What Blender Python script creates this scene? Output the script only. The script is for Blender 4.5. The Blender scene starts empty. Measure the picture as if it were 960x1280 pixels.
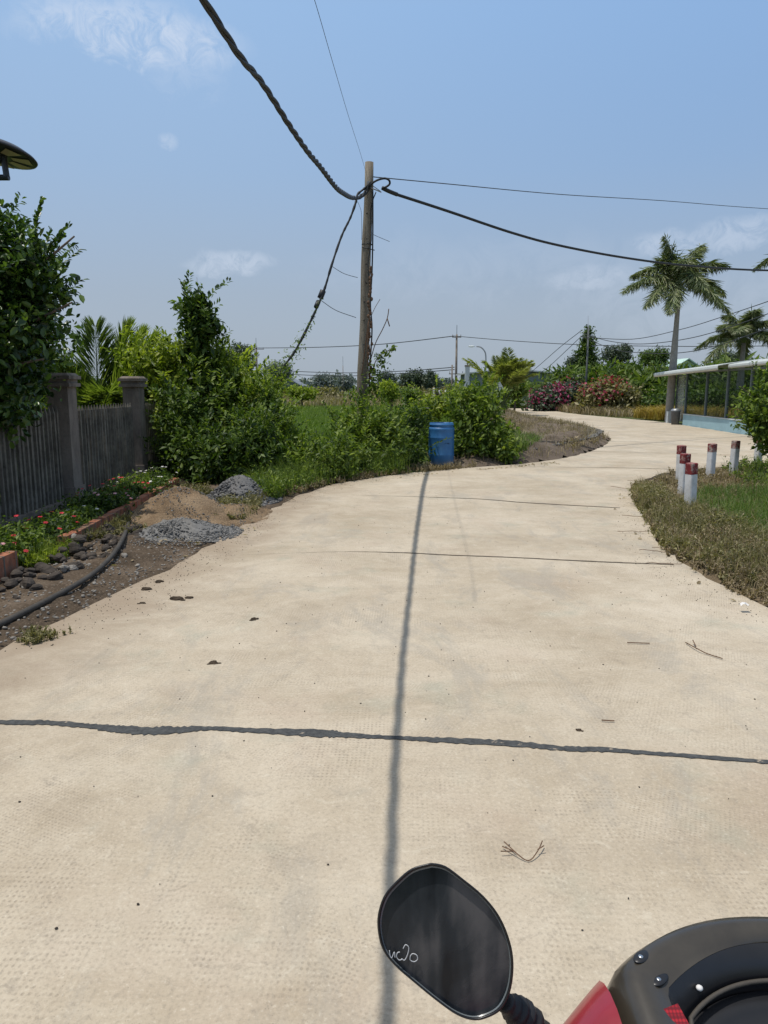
import bpy, math, random
import numpy as np
from mathutils import Vector, Matrix
from mathutils.geometry import tessellate_polygon

SC = bpy.context.scene
COL = SC.collection
RNG = np.random.default_rng(7)
random.seed(5)
R = math.radians
PI = math.pi

# ------------------------------------------------------------------ camera model
CAMH, PITCH, FPX = 1.7, R(9.52), 924.0
_c, _s = math.cos(PITCH), math.sin(PITCH)

def ray(px, py):
    u, v = px - 480.0, 640.0 - py
    return (u, FPX * _c + v * _s, v * _c - FPX * _s)

def G(px, py, z=0.0):
    r = ray(px, py); t = (z - CAMH) / r[2]
    return (r[0] * t, r[1] * t, z)

def A(px, py, Y):
    r = ray(px, py); t = Y / r[1]
    return (r[0] * t, Y, CAMH + r[2] * t)

def D(px, py, d):
    r = ray(px, py); t = d / FPX
    return (r[0] * t, r[1] * t, CAMH + r[2] * t)

# ------------------------------------------------------------------ node materials
class N:
    def __init__(self, tree):
        self.t = tree; self.n = tree.nodes; self.l = tree.links
    def new(self, typ, **kw):
        n = self.n.new(typ)
        for k, v in kw.items():
            setattr(n, k, v)
        return n
    def link(self, a, b):
        self.l.new(a, b)
    def put(self, sock, v):
        if hasattr(v, 'is_output') or isinstance(v, bpy.types.NodeSocket):
            self.l.new(v, sock)
        else:
            sock.default_value = v
    def pos(self):
        return self.new('ShaderNodeNewGeometry').outputs['Position']
    def objc(self):
        return self.new('ShaderNodeTexCoord').outputs['Object']
    def island(self):
        return self.new('ShaderNodeNewGeometry').outputs['Random Per Island']
    def mapping(self, vec, scale=(1, 1, 1), rot=(0, 0, 0), loc=(0, 0, 0)):
        m = self.new('ShaderNodeMapping')
        self.l.new(vec, m.inputs['Vector'])
        m.inputs['Scale'].default_value = scale
        m.inputs['Rotation'].default_value = rot
        m.inputs['Location'].default_value = loc
        return m.outputs[0]
    def noise(self, vec, scale=5, detail=4, rough=.55, dist=0):
        n = self.new('ShaderNodeTexNoise')
        self.l.new(vec, n.inputs['Vector'])
        n.inputs['Scale'].default_value = scale
        n.inputs['Detail'].default_value = detail
        n.inputs['Roughness'].default_value = rough
        n.inputs['Distortion'].default_value = dist
        return n.outputs['Fac']
    def voro(self, vec, scale=5, rnd=1.0, feature='F1', out='Distance'):
        n = self.new('ShaderNodeTexVoronoi', feature=feature)
        self.l.new(vec, n.inputs['Vector'])
        n.inputs['Scale'].default_value = scale
        n.inputs['Randomness'].default_value = rnd
        return n.outputs[out]
    def ramp(self, fac, stops, interp='LINEAR'):
        n = self.new('ShaderNodeValToRGB')
        n.color_ramp.interpolation = interp
        el = n.color_ramp.elements
        while len(el) < len(stops):
            el.new(.5)
        for e, (p, c) in zip(el, stops):
            e.position = p
            e.color = (c, c, c, 1) if isinstance(c, (int, float)) else (c[0], c[1], c[2], 1)
        self.put(n.inputs[0], fac)
        return n.outputs[0]
    def mix(self, fac, a, b, mode='MIX'):
        n = self.new('ShaderNodeMix', data_type='RGBA', blend_type=mode)
        self.put(n.inputs[0], fac)
        for s, v in ((n.inputs[6], a), (n.inputs[7], b)):
            if isinstance(v, (tuple, list)):
                v = (v[0], v[1], v[2], 1)
            self.put(s, v)
        return n.outputs[2]
    def math(self, op, a, b=0.0, c=None, clamp=False):
        n = self.new('ShaderNodeMath', operation=op, use_clamp=clamp)
        self.put(n.inputs[0], a); self.put(n.inputs[1], b)
        if c is not None:
            self.put(n.inputs[2], c)
        return n.outputs[0]
    def step(self, v, a, b):
        n = self.new('ShaderNodeMapRange', interpolation_type='SMOOTHSTEP')
        self.put(n.inputs[0], v)
        n.inputs[1].default_value = a; n.inputs[2].default_value = b
        return n.outputs[0]
    def sep(self, vec):
        n = self.new('ShaderNodeSeparateXYZ'); self.l.new(vec, n.inputs[0]); return n.outputs
    def bump(self, h, strength=.3, dist=.02):
        n = self.new('ShaderNodeBump')
        self.put(n.inputs['Height'], h)
        n.inputs['Strength'].default_value = strength
        n.inputs['Distance'].default_value = dist
        return n.outputs[0]

def material(name, build):
    m = bpy.data.materials.new(name)
    m.use_nodes = True
    t = m.node_tree
    t.nodes.clear()
    n = N(t)
    out = n.new('ShaderNodeOutputMaterial')
    sh = build(n)
    n.link(sh, out.inputs['Surface'])
    return m

def principled(n, color, rough=.7, spec=.4, metal=0, normal=None, coat=0, alpha=None):
    p = n.new('ShaderNodeBsdfPrincipled')
    n.put(p.inputs['Base Color'], (color[0], color[1], color[2], 1) if isinstance(color, (tuple, list)) else color)
    n.put(p.inputs['Roughness'], rough)
    p.inputs['Specular IOR Level'].default_value = spec
    p.inputs['Metallic'].default_value = metal
    p.inputs['Coat Weight'].default_value = coat
    p.inputs['Coat Roughness'].default_value = .05
    if normal is not None:
        n.link(normal, p.inputs['Normal'])
    if alpha is not None:
        n.put(p.inputs['Alpha'], alpha)
    return p.outputs[0]

def simple(name, col, rough=.7, spec=.4, metal=0, coat=0, var=.25, scale=6, bump=.0, bs=40):
    """plain surface with mottled value and optional fine bump"""
    def b(n):
        P = n.objc()
        f = n.noise(P, scale, 5, .6)
        f2 = n.noise(P, scale * 7, 3, .6)
        f = n.math('ADD', n.math('MULTIPLY', f, .7), n.math('MULTIPLY', f2, .3))
        lo = tuple(c * (1 - var) for c in col); hi = tuple(min(1, c * (1 + var)) for c in col)
        c = n.ramp(f, [(.3, lo), (.7, hi)])
        nm = n.bump(n.noise(P, bs, 4, .6), bump, .01) if bump else None
        return principled(n, c, rough, spec, metal, nm, coat)
    return material(name, b)

def leafmat(name, dark, mid, light, trans=.3, rough=.5, spec=.35, scale=1.3):
    def b(n):
        i = n.island()
        P = n.pos()
        f = n.noise(P, scale, 2, .5)
        f = n.math('ADD', n.math('MULTIPLY', i, .62), n.math('MULTIPLY', f, .5))
        c = n.ramp(f, [(.22, dark), (.52, mid), (.9, light)])
        p = principled(n, c, rough, spec)
        t = n.new('ShaderNodeBsdfTranslucent')
        c2 = n.mix(1.0, c, (1.25, 1.35, .55), 'MULTIPLY')
        n.link(c2, t.inputs[0])
        m = n.new('ShaderNodeMixShader')
        m.inputs[0].default_value = trans
        n.link(p, m.inputs[1]); n.link(t.outputs[0], m.inputs[2])
        return m.outputs[0]
    return material(name, b)

# ------------------------------------------------------------------ mesh helpers
class MB:
    def __init__(self):
        self.v = []; self.f = []
    def add(self, vs, fs):
        o = len(self.v)
        self.v += [tuple(p) for p in vs]
        self.f += [tuple(i + o for i in q) for q in fs]
        return self
    def box(self, c, s, rz=0, top=1.0, M=None):
        x, y, z = s[0] / 2, s[1] / 2, s[2] / 2
        vs = []
        for k, zz in ((1, -z), (top, z)):
            for a, b in ((-1, -1), (1, -1), (1, 1), (-1, 1)):
                vs.append(Vector((a * x * k, b * y * k, zz)))
        m = Matrix.Rotation(rz, 3, 'Z') if M is None else M
        vs = [m @ p + Vector(c) for p in vs]
        return self.add(vs, [(3, 2, 1, 0), (4, 5, 6, 7), (0, 1, 5, 4), (1, 2, 6, 5), (2, 3, 7, 6), (3, 0, 4, 7)])
    def tube(self, pts, rad, n=8, cap=True, squash=None):
        pts = [Vector(p) for p in pts]
        if not hasattr(rad, '__len__'):
            rad = [rad] * len(pts)
        vs, fs = [], []
        prev = None
        for i, p in enumerate(pts):
            t = (pts[min(i + 1, len(pts) - 1)] - pts[max(i - 1, 0)])
            t = t.normalized() if t.length > 1e-9 else Vector((0, 0, 1))
            if prev is None:
                a = Vector((0, 0, 1)) if abs(t.z) < .9 else Vector((1, 0, 0))
                u = t.cross(a).normalized()
            else:
                u = (prev - t * prev.dot(t))
                u = u.normalized() if u.length > 1e-6 else t.orthogonal().normalized()
            prev = u
            w = t.cross(u)
            for k in range(n):
                an = 2 * PI * k / n
                vs.append(p + (u * math.cos(an) + w * math.sin(an)) * rad[i])
        for i in range(len(pts) - 1):
            for k in range(n):
                a, b = i * n + k, i * n + (k + 1) % n
                fs.append((a, b, b + n, a + n))
        if cap:
            fs.append(tuple(range(n))[::-1]); fs.append(tuple(range((len(pts) - 1) * n, len(pts) * n)))
        return self.add(vs, fs)
    def lathe(self, prof, c=(0, 0, 0), n=32, M=None):
        vs, fs = [], []
        for r, z in prof:
            for k in range(n):
                a = 2 * PI * k / n
                p = Vector((r * math.cos(a), r * math.sin(a), z))
                if M is not None: p = M @ p
                vs.append(p + Vector(c))
        for i in range(len(prof) - 1):
            for k in range(n):
                a, b = i * n + k, i * n + (k + 1) % n
                fs.append((a, b, b + n, a + n))
        return self.add(vs, fs)
    def blob(self, c, r, seg=12, rings=8, jit=0, M=None, rnd=random):
        vs, fs = [], []
        vs.append(Vector((0, 0, -1)))
        for i in range(1, rings):
            ph = -PI / 2 + PI * i / rings
            for k in range(seg):
                a = 2 * PI * k / seg
                vs.append(Vector((math.cos(ph) * math.cos(a), math.cos(ph) * math.sin(a), math.sin(ph))))
        vs.append(Vector((0, 0, 1)))
        for k in range(seg):
            fs.append((0, 1 + (k + 1) % seg, 1 + k))
            for i in range(rings - 2):
                a, b = 1 + i * seg + k, 1 + i * seg + (k + 1) % seg
                fs.append((a, b, b + seg, a + seg))
            t = len(vs) - 1
            fs.append((t - seg + k, t - seg + (k + 1) % seg, t))
        out = []
        for p in vs:
            j = 1 + (rnd.random() - .5) * jit
            p = Vector((p.x * r[0] * j, p.y * r[1] * j, p.z * r[2] * j))
            if M is not None: p = M @ p
            out.append(p + Vector(c))
        return self.add(out, fs)

def smooth(me, on=True):
    me.polygons.foreach_set('use_smooth', [on] * len(me.polygons))

def wloc(o):
    v = Vector((0, 0, 0))
    while o is not None:
        v = v + o.location; o = o.parent
    return v

def link(o, parent=None):
    COL.objects.link(o)
    if parent is not None:
        o.parent = parent
    return o

def build(name, mb, mat, parent=None, sm=False, loc=None):
    """one mesh object from an MB in world coordinates (origin moved to loc / parent)"""
    org = wloc(parent) if parent is not None else Vector(loc if loc is not None else (0, 0, 0))
    me = bpy.data.meshes.new(name)
    me.from_pydata([tuple(Vector(p) - org) for p in mb.v], [], mb.f)
    me.update()
    if sm: smooth(me)
    if mat: me.materials.append(mat)
    o = bpy.data.objects.new(name, me)
    if parent is None: o.location = org
    return link(o, parent)

def build_np(name, V, F, mat, parent=None, loc=None, sm=False):
    org = np.array(wloc(parent) if parent is not None else (loc if loc is not None else (0, 0, 0)), dtype=float)
    V = np.asarray(V, dtype=np.float64) - org
    k = F.shape[1]
    me = bpy.data.meshes.new(name)
    me.vertices.add(len(V)); me.vertices.foreach_set('co', V.ravel().astype(np.float32))
    me.loops.add(F.size); me.loops.foreach_set('vertex_index', F.ravel().astype(np.int32))
    me.polygons.add(len(F))
    me.polygons.foreach_set('loop_start', (np.arange(len(F)) * k).astype(np.int32))
    me.polygons.foreach_set('loop_total', np.full(len(F), k, dtype=np.int32))
    me.update(calc_edges=True)
    me.validate()
    if sm: smooth(me)
    me.materials.append(mat)
    o = bpy.data.objects.new(name, me)
    if parent is None: o.location = tuple(org)
    return link(o, parent)

def tag(o, label=None, cat=None, group=None, kind=None):
    if label: o['label'] = label
    if cat: o['category'] = cat
    if group: o['group'] = group
    if kind: o['kind'] = kind
    return o

def thing(name, loc, label, cat, group=None):
    o = bpy.data.objects.new(name, None)
    o.empty_display_size = .2
    o.location = loc
    link(o)
    return tag(o, label, cat, group)

def norm(a):
    return a / np.maximum(np.linalg.norm(a, axis=1, keepdims=True), 1e-9)

def leaves(C, ax, nr, L, W, six=False, fold=.15):
    """leaf quads (or 6-gons) at centres C with axis ax, normal nr"""
    ax = norm(ax)
    side = norm(np.cross(ax, nr)); up = np.cross(side, ax)
    L = np.asarray(L).reshape(-1, 1) * np.ones((len(C), 1)); W = np.asarray(W).reshape(-1, 1) * np.ones((len(C), 1))
    n = len(C)
    b = C - ax * L * .5; t = C + ax * L * .5 - up * L * .08
    if not six:
        l = C - side * W * .5 + up * W * fold; r = C + side * W * .5 + up * W * fold
        V = np.stack([b, l, t, r], 1).reshape(-1, 3)
        i = np.arange(n)[:, None] * 4
        F = np.concatenate([i + np.array([[0, 2, 1]]), i + np.array([[0, 3, 2]])], 1).reshape(-1, 3)
    else:
        m1 = C - ax * L * .18; m2 = C + ax * L * .2
        l1 = m1 - side * W * .45 + up * W * fold; r1 = m1 + side * W * .45 + up * W * fold
        l2 = m2 - side * W * .48 + up * W * fold * .9; r2 = m2 + side * W * .48 + up * W * fold * .9
        V = np.stack([b, l1, l2, t, r2, r1], 1).reshape(-1, 3)
        i = np.arange(n)[:, None] * 6
        F = np.concatenate([i + np.array([[0, 3, 2, 1]]), i + np.array([[0, 5, 4, 3]])], 1).reshape(-1, 4)
    return V, F

def cloud(blobs, nspr, nl, L, W, spr=.16, shell=.55, droop=.25, six=False, zmin=.02, upb=.6, seed=None):
    """sprigs of leaves through the volume of ellipsoid blobs (cx,cy,cz,rx,ry,rz)"""
    g = np.random.default_rng(seed) if seed is not None else RNG
    B = np.array(blobs, dtype=float)
    w = B[:, 3] * B[:, 4] + B[:, 4] * B[:, 5] + B[:, 3] * B[:, 5]
    idx = g.choice(len(B), size=nspr, p=w / w.sum())
    d = norm(g.normal(size=(nspr, 3)))
    r = (shell ** 2 + g.random((nspr, 1)) * (1 - shell ** 2)) ** .5
    ph = g.random(6) * 6
    lump = 1 + .13 * np.sin(d[:, :1] * 5 + ph[0]) * np.sin(d[:, 1:2] * 6 + ph[1]) + .12 * np.sin(d[:, 2:3] * 7 + ph[2] + d[:, :1] * 4) + g.normal(size=(nspr, 1)) * .05
    P = B[idx, :3] + d * r * lump * B[idx, 3:6]
    out = d
    C = np.repeat(P, nl, 0) + g.normal(size=(nspr * nl, 3)) * spr * np.array([1, 1, .8])
    O = np.repeat(out, nl, 0)
    # jitter per sprig direction gives tufts
    S = np.repeat(g.normal(size=(nspr, 3)) * .5, nl, 0)
    ax = O * .5 + S + g.normal(size=C.shape) * .6 + np.array([0, 0, -droop])
    nr = O * .4 + g.normal(size=C.shape) * .45 + np.array([0, 0, upb])
    k = C[:, 2] > zmin
    C, ax, nr = C[k], ax[k], nr[k]
    s = g.uniform(.5, 1.5, size=(len(C), 1)) * (1 if len(C) < 2 else 1.0)
    return leaves(C, ax, nr, L * s, W * s, six)

def blades(P, h, w, lean=.35, seed=None, curl=.3):
    """bent grass blades: 5 verts, 2 faces each"""
    g = np.random.default_rng(seed) if seed is not None else RNG
    n = len(P)
    a = g.random((n, 1)) * 2 * PI
    side = np.concatenate([np.cos(a), np.sin(a), np.zeros((n, 1))], 1)
    b = g.random((n, 1)) * 2 * PI
    ln = np.concatenate([np.cos(b), np.sin(b), np.zeros((n, 1))], 1) * g.random((n, 1)) * lean
    hh = h * g.uniform(.5, 1.3, size=(n, 1)); ww = w * g.uniform(.7, 1.3, size=(n, 1))
    up = np.array([[0, 0, 1.0]])
    m = P + (up + ln * .5) * hh * .55
    t = P + (up * (1 - curl * g.random((n, 1))) + ln * 1.8) * hh
    V = np.stack([P - side * ww * .5, P + side * ww * .5, m + side * ww * .35, m - side * ww * .35, t], 1).reshape(-1, 3)
    i = np.arange(n)[:, None] * 5
    F = np.concatenate([i + np.array([[0, 1, 2]]), i + np.array([[0, 2, 3]]), i + np.array([[3, 2, 4]])], 1).reshape(-1, 3)
    return V, F

def inpoly(P, poly):
    x, y = P[:, 0], P[:, 1]
    c = np.zeros(len(P), bool)
    n = len(poly)
    for i in range(n):
        x1, y1 = poly[i][:2]; x2, y2 = poly[(i + 1) % n][:2]
        k = ((y1 > y) != (y2 > y)) & (x < (x2 - x1) * (y - y1) / (y2 - y1 + 1e-12) + x1)
        c ^= k
    return c

def edgedist(P, poly):
    d = np.full(len(P), 1e9)
    n = len(poly)
    for i in range(n):
        a = np.array(poly[i][:2]); b = np.array(poly[(i + 1) % n][:2]); ab = b - a
        t = np.clip(((P[:, :2] - a) @ ab) / (ab @ ab + 1e-12), 0, 1)
        d = np.minimum(d, np.linalg.norm(P[:, :2] - (a + t[:, None] * ab), axis=1))
    return d

def scatter(poly, n, z=0.0, seed=None):
    g = np.random.default_rng(seed) if seed is not None else RNG
    q = np.array([p[:2] for p in poly]); lo, hi = q.min(0), q.max(0)
    out = []
    tot = 0
    while tot < n:
        P = lo + g.random((n * 2, 2)) * (hi - lo)
        P = P[inpoly(P, poly)]
        out.append(P); tot += len(P)
    P = np.concatenate(out)[:n]
    return np.concatenate([P, np.full((n, 1), z)], 1)

def fbm(P, f=1.0, ph=0.0):
    x, y = P[:, 0] * f, P[:, 1] * f
    return (np.sin(x * 1.7 + ph + np.sin(y * 1.3 + ph)) * .5 + np.sin(y * 2.9 + 2 * ph + np.sin(x * 2.3)) * .3 +
            np.sin(x * 6.1 + y * 4.7 + ph) * .15 + np.sin(y * 9.3 - x * 7.9 + ph) * .1)

def patch(name, poly, step, base, amp, mat, freq=2.0, ph=0., edge=.15, hump=None, kind='structure', sink=.06, extra=None):
    """bumpy ground sheet cut to a polygon; height sinks at the border"""
    q = np.array([p[:2] for p in poly]); lo, hi = q.min(0) - step, q.max(0) + step
    nx, ny = int((hi[0] - lo[0]) / step) + 2, int((hi[1] - lo[1]) / step) + 2
    X, Y = np.meshgrid(lo[0] + np.arange(nx) * step, lo[1] + np.arange(ny) * step)
    P = np.stack([X.ravel(), Y.ravel()], 1)
    P = P + RNG.uniform(-.3, .3, P.shape) * step
    ins = inpoly(P, poly)
    d = edgedist(P, poly)
    k = np.clip(d / edge, 0, 1)
    z = base + amp * fbm(P, freq, ph) * k + RNG.normal(size=len(P)) * amp * .18 * k
    if hump: z = z + hump(P) * k
    z = np.where(ins, z - (1 - k) * sink, base - sink - .05)
    V = np.concatenate([P, z[:, None]], 1)
    keep = ins | (d < step * .9)
    F = []
    i = np.arange(nx * ny).reshape(ny, nx)
    a, b, c, e = i[:-1, :-1].ravel(), i[:-1, 1:].ravel(), i[1:, 1:].ravel(), i[1:, :-1].ravel()
    m = keep[a] & keep[b] & keep[c] & keep[e]
    F = np.stack([a[m], b[m], c[m], e[m]], 1)
    used, inv = np.unique(F, return_inverse=True)
    V = V[used]; F = inv.reshape(F.shape)
    o = build_np(name, V, F, mat, sm=True)
    if kind: o['kind'] = kind
    return o

ICO = None
def pebbles(P, size, seed=1, flat=.7):
    """little angular stones as one array"""
    g = np.random.default_rng(seed)
    t = (1 + 5 ** .5) / 2
    v = norm(np.array([(-1, t, 0), (1, t, 0), (-1, -t, 0), (1, -t, 0), (0, -1, t), (0, 1, t), (0, -1, -t), (0, 1, -t), (t, 0, -1), (t, 0, 1), (-t, 0, -1), (-t, 0, 1)], dtype=float))
    f = np.array([(0, 11, 5), (0, 5, 1), (0, 1, 7), (0, 7, 10), (0, 10, 11), (1, 5, 9), (5, 11, 4), (11, 10, 2), (10, 7, 6), (7, 1, 8), (3, 9, 4), (3, 4, 2), (3, 2, 6), (3, 6, 8), (3, 8, 9), (4, 9, 5), (2, 4, 11), (6, 2, 10), (8, 6, 7), (9, 8, 1)])
    n = len(P)
    V = v[None] * g.uniform(.7, 1.25, size=(n, 12, 1))
    sc = g.uniform(.5, 1.4, size=(n, 1, 1)) * size * g.uniform(.65, 1.2, size=(n, 1, 3))
    V = V * sc
    a = g.random((n, 1)) * 2 * PI
    x = V[:, :, 0] * np.cos(a) - V[:, :, 1] * np.sin(a); y = V[:, :, 0] * np.sin(a) + V[:, :, 1] * np.cos(a)
    V = np.stack([x, y, V[:, :, 2] * flat], 2) + P[:, None, :]
    F = f[None] + (np.arange(n) * 12)[:, None, None]
    return V.reshape(-1, 3), F.reshape(-1, 3)

def cat(*vf):
    V, F, o = [], [], 0
    for v, f in vf:
        V.append(v); F.append(f + o); o += len(v)
    return np.concatenate(V), np.concatenate(F)

def spline(pts, n=8):
    P = [Vector(p) for p in pts]; out = []
    for i in range(len(P) - 1):
        p0 = P[max(i - 1, 0)]; p1 = P[i]; p2 = P[i + 1]; p3 = P[min(i + 2, len(P) - 1)]
        for k in range(n):
            t = k / n
            out.append(.5 * ((2 * p1) + (p2 - p0) * t + (2 * p0 - 5 * p1 + 4 * p2 - p3) * t * t + (3 * p1 - p0 - 3 * p2 + p3) * t ** 3))
    out.append(P[-1])
    return out

# ------------------------------------------------------------------ materials
def m_concrete(n):
    P = n.pos()
    xyz = n.sep(P)
    warp = n.noise(P, .35, 3, .5)
    big = n.noise(P, .6, 12, .74, .35)
    streak = n.noise(n.mapping(P, (.6, 1.5, 1), (0, 0, R(-28))), 1.1, 6, .68, 1.1)
    mid = n.noise(P, 4, 8, .8, .5)
    stain = n.noise(n.mapping(P, (1.3, .45, 1), (0, 0, R(6)), (4, 2, 0)), 1.3, 10, .74, .6)
    fine = n.noise(P, 60, 4, .75)
    c = n.ramp(big, [(.34, (.375, .305, .215)), (.47, (.445, .372, .275)), (.56, (.50, .425, .322)), (.67, (.565, .49, .385))])
    c = n.mix(n.math('MULTIPLY', n.step(streak, .42, .72), .38), c, (.54, .475, .375))
    c = n.mix(n.math('MULTIPLY', n.step(streak, .5, .25), .3), c, (.30, .245, .185))
    c = n.mix(n.math('MULTIPLY', n.step(mid, .52, .75), .38), c, (.27, .23, .18))
    c = n.mix(n.math('MULTIPLY', n.step(n.noise(n.mapping(P, loc=(9, 3, 0)), 1.1, 4, .6), .52, .75), .30), c, (.42, .32, .245))
    c = n.mix(n.math('MULTIPLY', n.step(n.noise(n.mapping(P, loc=(3, 7, 0)), 1.7, 4, .6), .55, .75), .42), c, (.31, .33, .265))
    c = n.mix(n.math('MULTIPLY', n.step(fine, .48, .74), .6), c, (.25, .215, .17))
    grit = n.voro(P, 75, 1)
    c = n.mix(n.math('MULTIPLY', n.step(grit, .20, .08), n.math('MULTIPLY', n.step(n.noise(P, 2.3, 4, .7), .42, .62), .6)), c, (.17, .14, .11))
    sc = n.noise(n.mapping(P, (1, 1, 1), (0, 0, .5), (3, 1, 0)), 9, 8, .8, .9)
    c = n.mix(n.math('MULTIPLY', n.step(sc, .54, .68), .42), c, (.24, .205, .165))
    c = n.mix(n.math('MULTIPLY', n.step(sc, .46, .32), .42), c, (.60, .54, .43))
    c = n.mix(n.math('MULTIPLY', n.step(stain, .51, .64), .42), c, (.30, .275, .235))
    # bright worn grains
    c = n.mix(n.math('MULTIPLY', n.step(fine, .46, .26), .5), c, (.66, .60, .49))
    # rolled dimple texture of the slab surface, worn away in patches
    v = n.voro(n.mapping(P, (1, 1, 0), (0, 0, R(24))), 56, .12)
    v2 = n.voro(n.mapping(P, (1, .8, 0), (0, 0, R(2))), 50, .12)
    d1 = n.step(v, .34, .12); d2 = n.step(v2, .34, .12)
    zone = n.step(n.noise(P, .8, 2, .5), .46, .54)
    dots = n.math('ADD', n.math('MULTIPLY', d1, zone), n.math('MULTIPLY', d2, n.math('SUBTRACT', 1.0, zone)))
    wear = n.math('MULTIPLY', n.step(n.noise(n.mapping(P, loc=(5, 1, 0)), 1.5, 5, .7), .40, .66), n.step(n.noise(P, 14, 3, .6), .3, .6))
    dots = n.math('MULTIPLY', dots, wear)
    c = n.mix(n.math('MULTIPLY', dots, .5), c, (.20, .16, .12))
    c = n.mix(n.math('MULTIPLY', n.step(n.noise(P, 160, 3, .7), .55, .8), .35), c, (.19, .16, .125))
    # small dark stains
    st = n.step(n.noise(n.mapping(P, loc=(2, 2, 0)), 3.3, 6, .72, .6), .67, .76)
    c = n.mix(n.math('MULTIPLY', st, .55), c, (.23, .195, .16))
    # dust and soil carried on from the left verge
    e = n.math('SUBTRACT', xyz[0], n.math('MULTIPLY_ADD', n.math('SUBTRACT', xyz[1], 4.65), .157, -2.53))
    e = n.math('ADD', e, n.math('MULTIPLY', n.math('SUBTRACT', n.noise(P, 1.6, 6, .7, .8), .5), 2.2))
    em = n.math('MULTIPLY', n.step(e, 1.15, -.15), .75)
    c = n.mix(em, c, (.27, .205, .145))
    h = n.math('ADD', n.math('MULTIPLY', fine, .6), n.math('MULTIPLY', dots, -.9))
    h = n.math('ADD', h, n.math('MULTIPLY', mid, .8))
    return principled(n, c, .88, .25, 0, n.bump(h, .35, .006))

def m_ground(n):
    P = n.pos()
    a = n.noise(P, .12, 5, .6); b = n.noise(P, 2.2, 5, .7); f = n.noise(P, 25, 4, .7)
    c = n.ramp(a, [(.35, (.10, .105, .045)), (.5, (.085, .12, .035)), (.65, (.16, .14, .075))])
    c = n.mix(n.math('MULTIPLY', n.step(b, .45, .7), .6), c, (.15, .12, .075))
    c = n.mix(n.math('MULTIPLY', n.step(f, .4, .7), .4), c, (.045, .055, .022))
    return principled(n, c, .95, .1, 0, n.bump(n.math('ADD', b, n.math('MULTIPLY', f, .4)), .7, .06))

def m_soil(dark, mid, light, sc=1.0):
    def b(n):
        P = n.pos()
        a = n.noise(P, 1.8 * sc, 6, .65); f = n.noise(P, 38 * sc, 5, .8); v = n.voro(P, 32 * sc, 1)
        c = n.ramp(n.math('ADD', n.math('MULTIPLY', a, .6), n.math('MULTIPLY', f, .4)), [(.35, dark), (.5, mid), (.66, light)])
        c = n.mix(n.math('MULTIPLY', n.step(v, .3, .12), .4), c, tuple(x * 1.6 for x in light))
        return principled(n, c, .95, .15, 0, n.bump(n.math('ADD', f, n.math('MULTIPLY', v, .5)), .8, .02))
    return b

def m_stone(dark, light, isl=True, rough=.85):
    def b(n):
        P = n.pos()
        i = n.island(); f = n.noise(P, 30, 5, .7); g = n.noise(P, 6, 3, .6)
        k = n.math('ADD', n.math('MULTIPLY', i, .6), n.math('MULTIPLY', g, .4)) if isl else g
        c = n.ramp(k, [(.15, dark), (.85, light)])
        c = n.mix(n.math('MULTIPLY', n.step(f, .4, .75), .4), c, tuple(x * .55 for x in dark))
        return principled(n, c, rough, .3, 0, n.bump(f, .5, .01))
    return b

def m_brick(n):
    P = n.pos()
    xyz = n.sep(P)
    # courses and joints along the run of the edging
    u = n.math('FRACT', n.math('MULTIPLY', xyz[1], 1 / .21))
    jt = n.math('ADD', n.step(u, .06, .03), n.step(u, .94, .97), clamp=True)
    a = n.noise(P, 9, 5, .7)
    c = n.ramp(a, [(.3, (.20, .075, .045)), (.55, (.36, .14, .08)), (.75, (.42, .22, .14))])
    c = n.mix(n.math('MULTIPLY', n.step(n.noise(P, 2.5, 5, .7), .5, .65), .7), c, (.16, .12, .09))
    c = n.mix(jt, c, (.17, .15, .13))
    return principled(n, c, .9, .2, 0, n.bump(n.math('SUBTRACT', a, jt), .5, .01))

def m_oldconc(n):
    P = n.pos()
    a = n.noise(n.mapping(P, (1, 1, .35)), 3, 6, .7); f = n.noise(P, 28, 5, .7)
    c = n.ramp(a, [(.3, (.10, .085, .07)), (.52, (.22, .185, .155)), (.72, (.30, .26, .22))])
    c = n.mix(n.math('MULTIPLY', n.step(f, .5, .8), .5), c, (.06, .055, .045))
    return principled(n, c, .92, .2, 0, n.bump(f, .5, .01))

def m_pole(n):
    P = n.pos()
    a = n.noise(n.mapping(P, (9, 9, .9)), 1.6, 6, .7); f = n.noise(P, 24, 5, .75); z = n.sep(P)[2]
    c = n.ramp(a, [(.3, (.12, .10, .075)), (.5, (.235, .20, .155)), (.7, (.32, .285, .23))])
    c = n.mix(n.math('MULTIPLY', n.step(f, .5, .75), .55), c, (.09, .075, .055))
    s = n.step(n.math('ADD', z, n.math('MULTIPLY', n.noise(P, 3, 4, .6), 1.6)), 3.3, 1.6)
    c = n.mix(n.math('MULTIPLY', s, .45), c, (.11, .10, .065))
    return principled(n, c, .93, .2, 0, n.bump(n.math('ADD', a, f), .6, .012))

def m_white_post(n):
    P = n.pos(); z = n.sep(P)[2]
    a = n.noise(P, 7, 6, .7); f = n.noise(P, 45, 4, .7)
    c = n.ramp(a, [(.3, (.50, .49, .47)), (.6, (.70, .70, .70))])
    c = n.mix(n.math('MULTIPLY', n.step(f, .62, .72), .8), c, (.24, .22, .19))
    c = n.mix(n.math('MULTIPLY', n.step(n.math('ADD', z, n.math('MULTIPLY', a, .22)), .27, .08), .75), c, (.30, .255, .19))
    return principled(n, c, .75, .3, 0, n.bump(f, .3, .004))

def m_red_paint(n):
    P = n.pos()
    a = n.noise(P, 16, 6, .75)
    c = n.ramp(n.noise(P, 5, 3, .6), [(.3, (.12, .016, .018)), (.7, (.24, .03, .032))])
    c = n.mix(n.step(a, .50, .60), c, (.36, .26, .23))
    return principled(n, c, .7, .3)

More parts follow.
